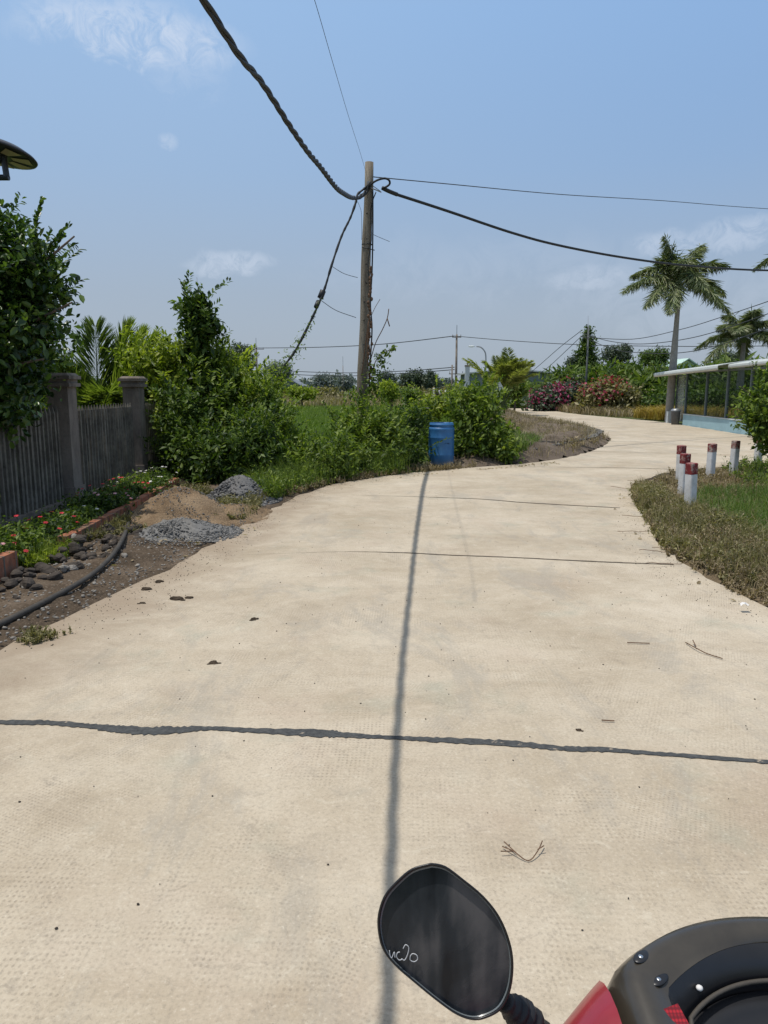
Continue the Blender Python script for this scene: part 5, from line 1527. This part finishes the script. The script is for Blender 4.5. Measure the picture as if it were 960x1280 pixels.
ftree('light yellow-green bush in the rice field left of the pole', 380, 484, 500, 34, 60, L['bush_yellow'], 17, n=220, leaf=.22)
ftree('small yellow-green tree right of the pole beyond the shrubs', 487, 477, 505, 26, 34, L['bush_yellow'], 18, n=240, leaf=.13)
ftree('small green tree in front of the joined round trees', 512, 487, 503, 22, 40, L['bush'], 19, n=200, leaf=.15)
ftree('dark shrub behind the feathery palms', 640, 476, 500, 34, 52, L['bush'], 20, n=260, leaf=.2)
ftree('green shrub left of the coconut palm fronds', 106, 470, 500, 60, 20, L['bush_dark'], 21, n=300, leaf=.11)

# distant tree line as one mass
g = np.random.default_rng(90); bl = []
for i in range(150):
    x = -330 + i * 4.6 + g.uniform(-2, 2); y = 330 + g.uniform(-40, 60); h = g.uniform(3, 7.5) * (1.0 + .4 * math.sin(i * .4))
    bl.append((x, y, h * .45, 5, 4, h * .55))
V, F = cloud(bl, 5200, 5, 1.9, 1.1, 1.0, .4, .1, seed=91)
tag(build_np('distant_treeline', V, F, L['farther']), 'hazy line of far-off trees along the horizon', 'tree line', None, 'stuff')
bl = [(-44 + i * 2.2 + g.uniform(-1, 1), 112 + g.uniform(-4, 6), .7, 1.6, 1.6, g.uniform(.7, 1.4)) for i in range(26)]
V, F = cloud(bl, 2200, 6, .5, .25, .3, .4, .1, seed=92)
tag(build_np('field_edge_scrub', V, F, L['weed']), 'brown-green scrub along the far edge of the rice field', 'scrub', None, 'stuff')

# feathery palms in front of the far house
o = thing('feathery_palm', (at(628, 47), 47, 0), 'pale yellow-green feathery palm cluster in front of the white-roofed house', 'palm')
g = random.Random(4)
for k in range(34):
    a = g.uniform(0, 360); bx0 = at(628, 47) + g.uniform(-.8, .8)
    build_frond(o, (bx0, 47 + g.uniform(-.5, .5), 1.55), R(a), g.uniform(2.6, 3.6), R(g.uniform(40, 82)), g.uniform(.25, .5), 64, .7, .05, L['areca'], .3, 500 + k)
mb = MB()
for q in range(7): mb.tube([(at(628, 47) + g.uniform(-.5, .5), 47, -.05), (at(628, 47) + g.uniform(-.8, .8), 47, 1.7)], .05, 6)
build('stem', mb, M['stem'], o)

# ------------------------------------------------------------------ distant buildings
def house(label, px0, px1, py_eave, py_ridge, Y, wall, roof, gable=True, depth=8, name='house'):
    x0, x1 = at(px0, Y), at(px1, Y); ze, zr = zt(py_eave, Y), zt(py_ridge, Y)
    o = thing(name, ((x0 + x1) / 2, Y, 0), label, 'house'); xm = (x0 + x1) / 2
    mb = MB(); mb.add([(x0, Y, -.05), (x1, Y, -.05), (x1, Y, ze), (xm, Y, zr - .1) if gable else (xm, Y, ze), (x0, Y, ze), (x0, Y + depth, -.05), (x1, Y + depth, -.05), (x1, Y + depth, ze), (xm, Y + depth, zr - .1) if gable else (xm, Y + depth, ze), (x0, Y + depth, ze)],
        [(0, 1, 2, 3, 4), (9, 8, 7, 6, 5), (0, 4, 9, 5), (1, 6, 7, 2), (4, 3, 8, 9), (3, 2, 7, 8)]); wl = build('wall', mb, M[wall], o)
    mb = MB(); e = .5
    for s, xa in ((-1, x0 - e), (1, x1 + e)):
        zz = ze - (zr - ze) * e / max(.1, (x1 - x0) / 2)
        p = [(xa, Y - e, zz), (xm, Y - e, zr), (xm, Y + depth + e, zr), (xa, Y + depth + e, zz)]
        up = [(a_, b_, c_ + .12) for a_, b_, c_ in p]; mb.add(p + up, [(0, 1, 2, 3), (7, 6, 5, 4), (0, 4, 5, 1), (1, 5, 6, 2), (2, 6, 7, 3), (3, 7, 4, 0)])
    build('roof', mb, M[roof], o)
    mb = MB(); ww = (x1 - x0)
    for t in (.25, .7): mb.box((x0 + ww * t, Y - .03, ze * .55), (ww * .14, .06, ze * .35))
    build('window', mb, M['darkgreen'], wl)
    return o
house('grey gabled house half hidden by the vine-covered thicket', 330, 376, 481, 467, 110, 'dimwall', 'greyroof')
house('low orange-roofed house beyond the rice field', 489, 502, 484, 479, 150, 'palewall', 'orangeroof')
house('mint green gabled building above the shelter roof', 836, 862, 458, 449, 95, 'mintwall', 'mintwall')
house('white-roofed house behind the feathery palms', 584, 686, 467, 462, 72, 'dimwall', 'roofwhite', gable=True)
house('small pale building beyond the field left of the pole', 437, 447, 484, 480, 170, 'palewall', 'palewall')

# gate pillar, box, posts
x, y = at(581.5, 62), 62
o = thing('gate_pillar', (x, y, 0), 'tall grey gate pillar left of the white-roofed house', 'pillar')
mb = MB(); mb.box((x, y, 1.7), (.36, .36, 3.5)); build('shaft', mb, M['palewall'], o); mb = MB(); mb.box((x, y, 3.5), (.42, .42, .12)); mb.tube([(x, y, 3.5), (x, y, 3.95)], .05, 6); build('cap', mb, M['oldconc'], o)
x = at(573, 60)
o = thing('utility_box', (x, 60, 0), 'dark green upright metal box left of the grey gate pillar', 'metal box')
mb = MB(); mb.box((x, 60, .85), (.55, .5, 1.75)); build('cabinet', mb, M['darkgreen'], o); mb = MB(); mb.box((x, 60, 1.78), (.66, .6, .1)); build('lid', mb, M['black_plastic'], o)
x = at(541, 100)
o = thing('boundary_post', (x, 100, 0), 'white concrete post left of the people on the far road', 'post')
mb = MB(); mb.box((x, 100, .8), (.22, .22, 1.7)); build('shaft', mb, M['white_post'], o); mb = MB(); mb.box((x, 100, 1.67), (.26, .26, .06), top=.5); build('cap', mb, M['white_post'], o)
# triangular sign
x = at(620, 45)
o = thing('road_sign', (x, 45, 0), 'white triangular road sign seen above the drum shrub', 'road sign')
mb = MB(); mb.tube([(x, 45, -.1), (x, 45, 2.3)], .035, 8); build('post', mb, M['metal'], o, True)
mb = MB(); zc = zt(481, 45); mb.add([(x - .38, 44.95, zc - .35), (x + .38, 44.95, zc - .35), (x, 44.95, zc + .32), (x - .38, 44.97, zc - .35), (x + .38, 44.97, zc - .35), (x, 44.97, zc + .32)], [(0, 1, 2), (5, 4, 3), (0, 3, 4, 1), (1, 4, 5, 2), (2, 5, 3, 0)]); build('plate', mb, M['palewall'], o)

# far people
def person(px, label, shirt, seed, Y=98):
    x = at(px, Y)
    me = bpy.data.meshes.new('person')
    vs = [(0, 0, .92), (0, 0, 1.15), (0, 0, 1.40), (0, 0, 1.50), (0, 0, 1.63), (-.19, 0, 1.38), (-.24, -.02, 1.10), (-.22, -.10, .86), (.19, 0, 1.38), (.24, -.02, 1.10), (.22, -.10, .86), (-.10, 0, .86), (-.11, -.03, .48), (-.12, 0, .08), (.10, 0, .86), (.11, .04, .48), (.13, .06, .08), (-.12, -.12, .04), (.13, -.08, .04)]
    ed = [(0, 1), (1, 2), (2, 3), (3, 4), (2, 5), (5, 6), (6, 7), (2, 8), (8, 9), (9, 10), (0, 11), (11, 12), (12, 13), (0, 14), (14, 15), (15, 16), (13, 17), (16, 18)]
    rad = [.15, .14, .16, .06, .10, .07, .05, .035, .07, .05, .035, .10, .07, .05, .10, .07, .05, .04, .04]
    me.from_pydata(vs, ed, []); o = bpy.data.objects.new('person', me); link(o); o.location = (x, Y, .0); o.rotation_euler = (0, 0, seed)
    me.materials.append(M['cloth_dark'])
    sk = o.modifiers.new('skin', 'SKIN')
    for i, r_ in enumerate(rad): me.skin_vertices[0].data[i].radius = (r_, r_ * .85)
    me.skin_vertices[0].data[0].use_root = True
    o.modifiers.new('sub', 'SUBSURF').levels = 1; o.modifiers[-1].render_levels = 1
    tag(o, label, 'person')
    mb = MB(); mb.tube([(0, 0, .88), (0, 0, 1.1), (0, 0, 1.35), (0, 0, 1.47)], [.19, .18, .20, .08], 12); mb.tube([(-.17, 0, 1.38), (-.23, -.01, 1.12)], [.085, .07], 8); mb.tube([(.17, 0, 1.38), (.23, -.01, 1.12)], [.085, .07], 8)
    s = build('shirt', mb, M[shirt], None, True); s.parent = o
    mb = MB(); mb.blob((0, .01, 1.69), (.105, .115, .10), 10, 7); s = build('hair', mb, M['black_plastic'], None, True); s.parent = o
person(549, 'person in a white shirt standing on the far road beside the white post', 'cloth_white', .3)
person(556.5, 'person in pale clothes standing on the far road, right of the white-shirted person', 'cloth_white', 2.6)
person(545, 'person in dark clothes standing on the far road behind the white-shirted person', 'cloth_dark', 1.2, 100)

# ------------------------------------------------------------------ distant poles and wires
def upole(label, px, py_top, Y, r_=.12, arms=((.35, 1.1),), mat='oldconc', spike=True, base=0):
    x = at(px, Y); z = zt(py_top, Y)
    o = thing('utility_pole', (x, Y, 0), label, 'pole')
    mb = MB(); mb.tube([(x, Y, -.1), (x, Y, z)], [r_ * 1.2, r_ * .8], 10); build('shaft', mb, M[mat], o, True)
    if arms:
        for dz, w_ in arms:
            mb = MB(); mb.box((x, Y, z - dz), (w_ * 2, .09, .09))
            for s in (-.9, 0, .9): mb.tube([(x + s * w_, Y, z - dz + .04), (x + s * w_, Y, z - dz + .28)], .035, 6)
            build('crossarm', mb, M['oldconc'], o)
    if spike:
        mb = MB(); mb.tube([(x, Y, z), (x, Y, z + Y * .012)], .035, 6); build('spike', mb, M['metal'], o)
    return Vector((x, Y, z))
upole('far utility pole with crossarm left of the gabled house', 325, 434, 117, .17, ((.3, 1.2),))
upole('tall thin far utility pole above the people on the far road', 568, 418, 84, .13, ((.3, .5), (4.3, .8)))
upole('short leaning post just left of the tall thin far pole', 563, 456, 80, .10, (), spike=False)
upole('grey utility pole in front of the conifer', 727, 409, 53.6, .07, (), mat='farpole', spike=False)
upole('distant pole showing above the coconut palm', 143, 420, 110, .12, ((.5, .6),))
upole('thin distant mast left of the weathered pole', 430, 457, 150, .08, ())
wires = [
 ('upper far wire from the left edge to the far left pole', [(60, 424, 125), (143, 422, 110), (230, 432, 113), (325, 435, 117)]),
 ('upper far wire between the far left pole and the tall thin pole', [(325, 435, 117), (400, 434, 104), (480, 430, 94), (568, 420, 84)]),
 ('upper far wire from the tall thin pole to the right edge', [(568, 420, 84), (640, 426, 80), (730, 431, 76), (860, 433, 72), (1000, 432, 68)]),
 ('lower far wire between the gabled house and the tall thin pole', [(325, 462, 117), (420, 466, 104), (500, 464, 94), (568, 459, 84)]),
 ('lowest far wire between the gabled house and the tall thin pole', [(325, 466, 117), (420, 470, 104), (500, 467, 94), (568, 462, 84)]),
 ('wire dropping left from the grey pole, upper one', [(727, 413, 53.6), (700, 434, 58), (676, 455, 64), (658, 470, 70)]),
 ('wire dropping left from the grey pole, lower one', [(727, 420, 53.6), (706, 440, 58), (684, 460, 64), (666, 472, 70)]),
 ('wire sagging from the grey pole up to the right edge', [(727, 416, 53.6), (760, 426, 51), (800, 430, 48), (850, 425, 44), (900, 413, 40), (980, 385, 34)]),
 ('second wire sagging from the grey pole up to the right edge', [(727, 420, 53.6), (765, 436, 51), (800, 441, 48), (850, 441, 44), (900, 431, 40), (980, 403, 34)]),
 ('thin wire passing in front of the royal palm trunk', [(727, 421, 53.6), (790, 424, 52), (850, 412, 46), (900, 397, 42), (980, 370, 36)]),
]
for lb, pts in wires: wire(lb, pts, pts[0][2] * .00042, 'wire', 'overhead_wire', 'far overhead wires')
# far street lamp
x = at(604, 80)
o = thing('street_lamp', (x, 80, 0), 'curved-arm street lamp rising behind the feathery palms', 'street lamp')
P = [Vector((x, 80, -.05)), Vector((x, 80, zt(452, 80))), Vector((at(603, 80), 80, zt(441, 80))), Vector((at(598, 80), 80, zt(434.5, 80))), Vector((at(592, 80), 80, zt(433, 80)))]
mb = MB(); mb.tube([P[0]] + spline(P[1:], 5), .07, 8); build('arm', mb, M['metal'], o, True)
mb = MB(); mb.blob(A(589.5, 433, 80), (.36, .16, .11), 10, 6); build('lamp_head', mb, M['palewall'], o, True)

# ------------------------------------------------------------------ motorbike in the foreground
CX = .46
o = thing('motorbike', (CX, .4, 0), 'red and black motorbike whose mirror and handlebar cover fill the lower right corner', 'motorbike')
bike = o
def gridsurf(rows, closed=False):
    mb = MB(); m_ = len(rows[0]); vs = [p for r_ in rows for p in r_]; fs = []
    for j in range(len(rows) - 1):
        for i in range(m_ if closed else m_ - 1):
            a_, b_ = j * m_ + i, j * m_ + (i + 1) % m_
            fs.append((a_, b_, b_ + m_, a_ + m_))
    mb.add(vs, fs); return mb
# visor cowl: arc in plan around the instrument
def cowl_row(prof, ang, CY=.662, RX=.232, RY=.168):
    out = []; lim = R(36); over = 0
    if ang < lim: over, ang = lim - ang, lim
    elif ang > PI - lim: over, ang = ang - (PI - lim), PI - lim
    for s, z in prof:
        ca, sa = math.cos(ang), math.sin(ang)
        out.append(Vector((CX + RX * s * ca, CY + RY * s * sa, z - .022 * abs(ca) ** 2.5 * (1 if s > .5 else .5) - over * .03)) + Vector((0, -over * .19, 0)))
    return out
angs = [R(-6 + 192 * i / 48) for i in range(49)]
prof = [(1.10, .90), (1.10, .96), (1.075, 1.005), (1.03, 1.035), (.96, 1.052), (.88, 1.054), (.79, 1.043), (.71, 1.032), (.665, 1.020), (.655, 1.008), (.66, .99)]
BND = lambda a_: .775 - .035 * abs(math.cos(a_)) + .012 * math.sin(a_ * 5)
build('visor_cowl', gridsurf([cowl_row(prof[:7] + [(BND(a_), 1.040)], a_) for a_ in angs]), M['smoke'], bike, True)
build('visor_dark_reflection', gridsurf([cowl_row([(BND(a_), 1.0395)] + prof[7:], a_) for a_ in angs]), M['black_plastic'], bike, True)  # dark reflection on the lower cowl, built as a black band
# inner trim ring and binnacle
mb = MB(); mb.tube([cowl_row([(.625, 1.012)], a_)[0] for a_ in angs], .0028, 8); build('trim_ring', mb, M['hose'], bike, True)
build('binnacle', gridsurf([cowl_row([(.70, .985), (.63, .998), (.55, .985), (.40, .972), (.2, .968), (0.001, .968)], a_) for a_ in angs]), M['black_plastic'], bike, True)
mb = MB(); mb.box((CX, .60, .940), (.30, .22, .03)); build('instrument_base', mb, M['black_plastic'], bike)
mb = MB(); mb.lathe([(0, .0), (.052, .0), (.056, .006), (.058, .0)], (CX, .66, .978), 32, Matrix.Rotation(R(18), 3, 'X'))
mb.lathe([(0, .0), (.03, .0), (.033, .005), (.035, .0)], (CX - .078, .655, .975), 24, Matrix.Rotation(R(18), 3, 'X')); mb.lathe([(0, .0), (.03, .0), (.033, .005), (.035, .0)], (CX + .078, .655, .975), 24, Matrix.Rotation(R(18), 3, 'X'))
build('gauge', mb, M['black_rubber'], bike, True)
mb = MB(); p0 = Vector(D(836, 1288, .80)); mb.box(p0, (.044, .036, .012), .25, M=Matrix.Rotation(R(28), 3, 'X') @ Matrix.Rotation(.3, 3, 'Z')); build('indicator_lens', mb, M['redlens'], bike)
# recessed screws on the cowl
def on_cowl(a_deg, s):
    zz = np.interp(s, [p_[0] for p_ in prof[:9]][::-1], [p_[1] for p_ in prof[:9]][::-1]); return cowl_row([(s, float(zz))], R(a_deg))[0]
for a_deg, s in ((137, .93), (141, .80), (43, .93), (39, .80)):
    p = on_cowl(a_deg, s); mb = MB()
    mb.blob(p, (.014, .0075, .0022), 18, 8, 0, Matrix.Rotation(R(40 if a_deg > 90 else -40), 3, 'Z') @ Matrix.Rotation(0, 3, 'X'))
    h_ = build('screw_recess', mb, M['black_plastic'], bike, True)
    mb = MB(); mb.blob(p + Vector((-.002, -.002, .0018)), (.0032, .0032, .0012), 10, 6); build('screw', mb, M['chrome'], h_, True)
mb = MB(); mb.blob(on_cowl(128, .68) + Vector((0, -.004, .002)), (.004, .004, .003), 10, 6); build('rivet', mb, M['litter'], bike, True)
# red handlebar cover, two tapering wings
for s in (-1, 1):
    rows = []
    for i in range(15):
        t = i / 14; x = CX + s * (.205 + .165 * t); y = .708 - .115 * t; zc = .978 - .025 * t; rx = .078 * (1 - .62 * t ** 1.2); rz = .052 * (1 - .5 * t)
        rows.append([Vector((x, y + rx * math.cos(q * 2 * PI / 20) , zc + rz * math.sin(q * 2 * PI / 20))) for q in range(20)])
    mbw = gridsurf(rows, True); mbw.f.append(tuple(range(14 * 20, 15 * 20)))
    build('handlebar_cover', mbw, M['glossred'], bike, True)
    mb = MB(); g0 = Vector((CX + s * .36, .595, .945)); g1 = Vector((CX + s * .49, .545, .935))
    mb.tube([g0, g0.lerp(g1, .06), g0.lerp(g1, .12), g0.lerp(g1, .95), g1], [.024, .024, .017, .017, .021], 14); build('grip', mb, M['black_rubber'], bike, True)
    mb = MB(); mb.tube([g0 + Vector((0, .04, -.005)), g0 + Vector((s * .03, .085, 0)), g1 + Vector((0, .06, 0)), g1 + Vector((s * .01, .05, 0))], .006, 8); build('brake_lever', mb, M['metal'], bike, True)
# mirror
OUT = [(538.5, 1078), (556.8, 1082), (580, 1099), (603.6, 1118.6), (621.9, 1140.7), (633.6, 1164), (640.9, 1190), (642, 1216), (637.5, 1242), (627, 1262), (611.5, 1272), (593, 1276), (572, 1269.6), (549, 1254), (520, 1230.6), (491.7, 1205.8), (477, 1185), (471.4, 1159), (473, 1138), (481, 1117), (497, 1099), (515, 1084.7)]
cen = Vector(D(560, 1178, .80))
loop = [Vector(D(px, py, .80)) for px, py in OUT]
loop = spline(loop + [loop[0]], 4)[:-1]
view = (cen - Vector((0, 0, CAMH))).normalized()
def ring(scale, off): return [cen + (p - cen) * scale + view * off for p in loop]
mh = gridsurf([ring(s, d_) for s, d_ in [(.955, .0035), (.958, -.002), (.972, -.004), (.99, -.003), (1.0, .003), (.985, .014), (.93, .026), (.82, .036), (.6, .045), (.3, .049), (.02, .05)]], True)
housing = build('mirror_housing', mh, M['black_plastic'], bike, True)
build('mirror_bevel', gridsurf([ring(.957, .0012), ring(.935, .0032)], True), M['bevel'], housing, True)
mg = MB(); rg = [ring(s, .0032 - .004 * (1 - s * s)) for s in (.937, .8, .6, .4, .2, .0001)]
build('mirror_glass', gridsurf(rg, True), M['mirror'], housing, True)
mb = MB()
def scr(pts):
    mb.tube(spline([Vector(D(px, py, .80)) + view * (-.0025) for px, py in pts], 5), .00052, 5)
scr([(487, 1188), (488, 1195), (490, 1197), (493, 1190), (494, 1197)]); scr([(500, 1190), (497, 1191), (496, 1196), (499, 1200), (503, 1199)])
scr([(504, 1186), (507, 1181), (511, 1184), (510, 1192), (506, 1200), (502, 1198)]); scr([(513, 1195), (516, 1192), (521, 1194), (522, 1199), (518, 1202), (513, 1200), (513, 1195)])
build('scratched_mark', mb, M['scratch'], housing, True)
mb = MB(); st = [Vector(D(630, 1252, .825)), Vector(D(638, 1258, .83)), Vector(D(648, 1266, .835)), Vector(D(658, 1276, .84)), Vector(D(672, 1300, .845)), Vector(D(690, 1340, .86))]
mb.tube(spline(st, 5), [.008 + .006 * abs(math.sin(i * .9)) * (1 if i > 5 else .4) + .0004 * i for i in range(26)], 12); build('mirror_stem', mb, M['black_rubber'], bike, True)
mb = MB(); q0 = Vector((CX * 2 - cen.x, cen.y, cen.z))
mir2 = gridsurf([[Vector((2 * CX - p.x, p.y, p.z)) for p in ring(s, d_)] for s, d_ in [(.02, .002), (.955, .0035), (.972, -.004), (1.0, .003), (.93, .026), (.6, .045), (.02, .05)]], True); build('mirror_housing', mir2, M['black_plastic'], bike, True)
mb = MB(); mb.tube([Vector((2 * CX - p.x, p.y, p.z)) for p in st], .009, 10); build('mirror_stem', mb, M['black_rubber'], bike, True)
# front fairing, fender, wheels, body, seat
rows = []
for i in range(17):
    t = i / 16; z = .97 - .50 * t; w_ = .15 - .05 * t + .03 * math.sin(PI * t); y0 = .80 + .10 * math.sin(PI * min(1, t * 1.4)) - .06 * t
    rows.append([Vector((CX + w_ * math.cos(R(a_)), y0 - .12 + .14 * math.sin(R(a_)), z)) for a_ in range(-10, 191, 10)])
build('front_fairing', gridsurf(rows), M['glossred'], bike, True)
mb = MB(); mb.blob((CX, .925, .83), (.085, .045, .065), 18, 12); build('headlight', mb, M['palewall'], bike, True)
def wheel(y, r_):
    mb = MB(); Mx = Matrix.Rotation(PI / 2, 3, 'Y'); mb.lathe([(r_ - .05, -.03), (r_ - .02, -.04), (r_ - .003, -.022), (r_, 0), (r_ - .003, .022), (r_ - .02, .04), (r_ - .05, .03)], (CX, y, r_), 40, Mx)
    ty = build('tyre', mb, M['black_rubber'], bike, True)
    mb = MB(); mb.lathe([(r_ - .055, -.028), (r_ - .045, 0), (r_ - .055, .028)], (CX, y, r_), 40, Mx); mb.lathe([(.0, -.05), (.04, -.05), (.04, .05), (0, .05)], (CX, y, r_), 16, Mx)
    for k in range(5):
        a_ = k * 2 * PI / 5; mb.tube([(CX, y, r_), (CX, y + (r_ - .05) * math.cos(a_), r_ + (r_ - .05) * math.sin(a_))], .014, 6)
    build('rim', mb, M['metal'], bike, True)
wheel(1.02, .285); wheel(-.22, .285)
mb = MB()
for s in (-1, 1): mb.tube([(CX + s * .07, 1.02, .285), (CX + s * .07, .86, .62)], .018, 8)
build('fork', mb, M['metal'], bike, True)
build('fender', gridsurf([[Vector((CX + s_ * .055, 1.02 + (.33 - .03 * abs(s_)) * math.cos(R(a_)), .285 + (.33 - .03 * abs(s_)) * math.sin(R(a_)))) for s_ in (-1, -.5, 0, .5, 1)] for a_ in range(20, 171, 10)]), M['glossred'], bike, True)
rows = []
for i in range(13):
    t = i / 12; y = .60 - 1.05 * t; z = .50 + .12 * math.sin(PI * t) + .10 * t; w_ = .10 + .05 * math.sin(PI * min(1, t * 1.1)); h_ = .16 + .03 * math.sin(PI * t)
    rows.append([Vector((CX + w_ * math.cos(q * 2 * PI / 16), y, z + h_ * .6 * math.sin(q * 2 * PI / 16))) for q in range(16)])
mbw = gridsurf(rows, True); mbw.f += [tuple(range(16))[::-1], tuple(range(12 * 16, 13 * 16))]; build('body', mbw, M['glossred'], bike, True)
mb = MB(); mb.blob((CX, -.05, .76), (.14, .42, .06), 20, 10); build('seat', mb, M['black_rubber'], bike, True)
mb = MB(); mb.tube([(CX + .13, .25, .25), (CX + .14, -.1, .27), (CX + .15, -.5, .34)], [.02, .045, .05], 12); build('exhaust', mb, M['metal'], bike, True)
mb = MB(); mb.box((CX, .18, .30), (.22, .34, .22), top=.8); build('engine', mb, M['metal'], bike)
mb = MB(); mb.tube([(CX - .08, .1, .25), (CX - .25, .12, .01)], .011, 8); build('side_stand', mb, M['black_plastic'], bike)
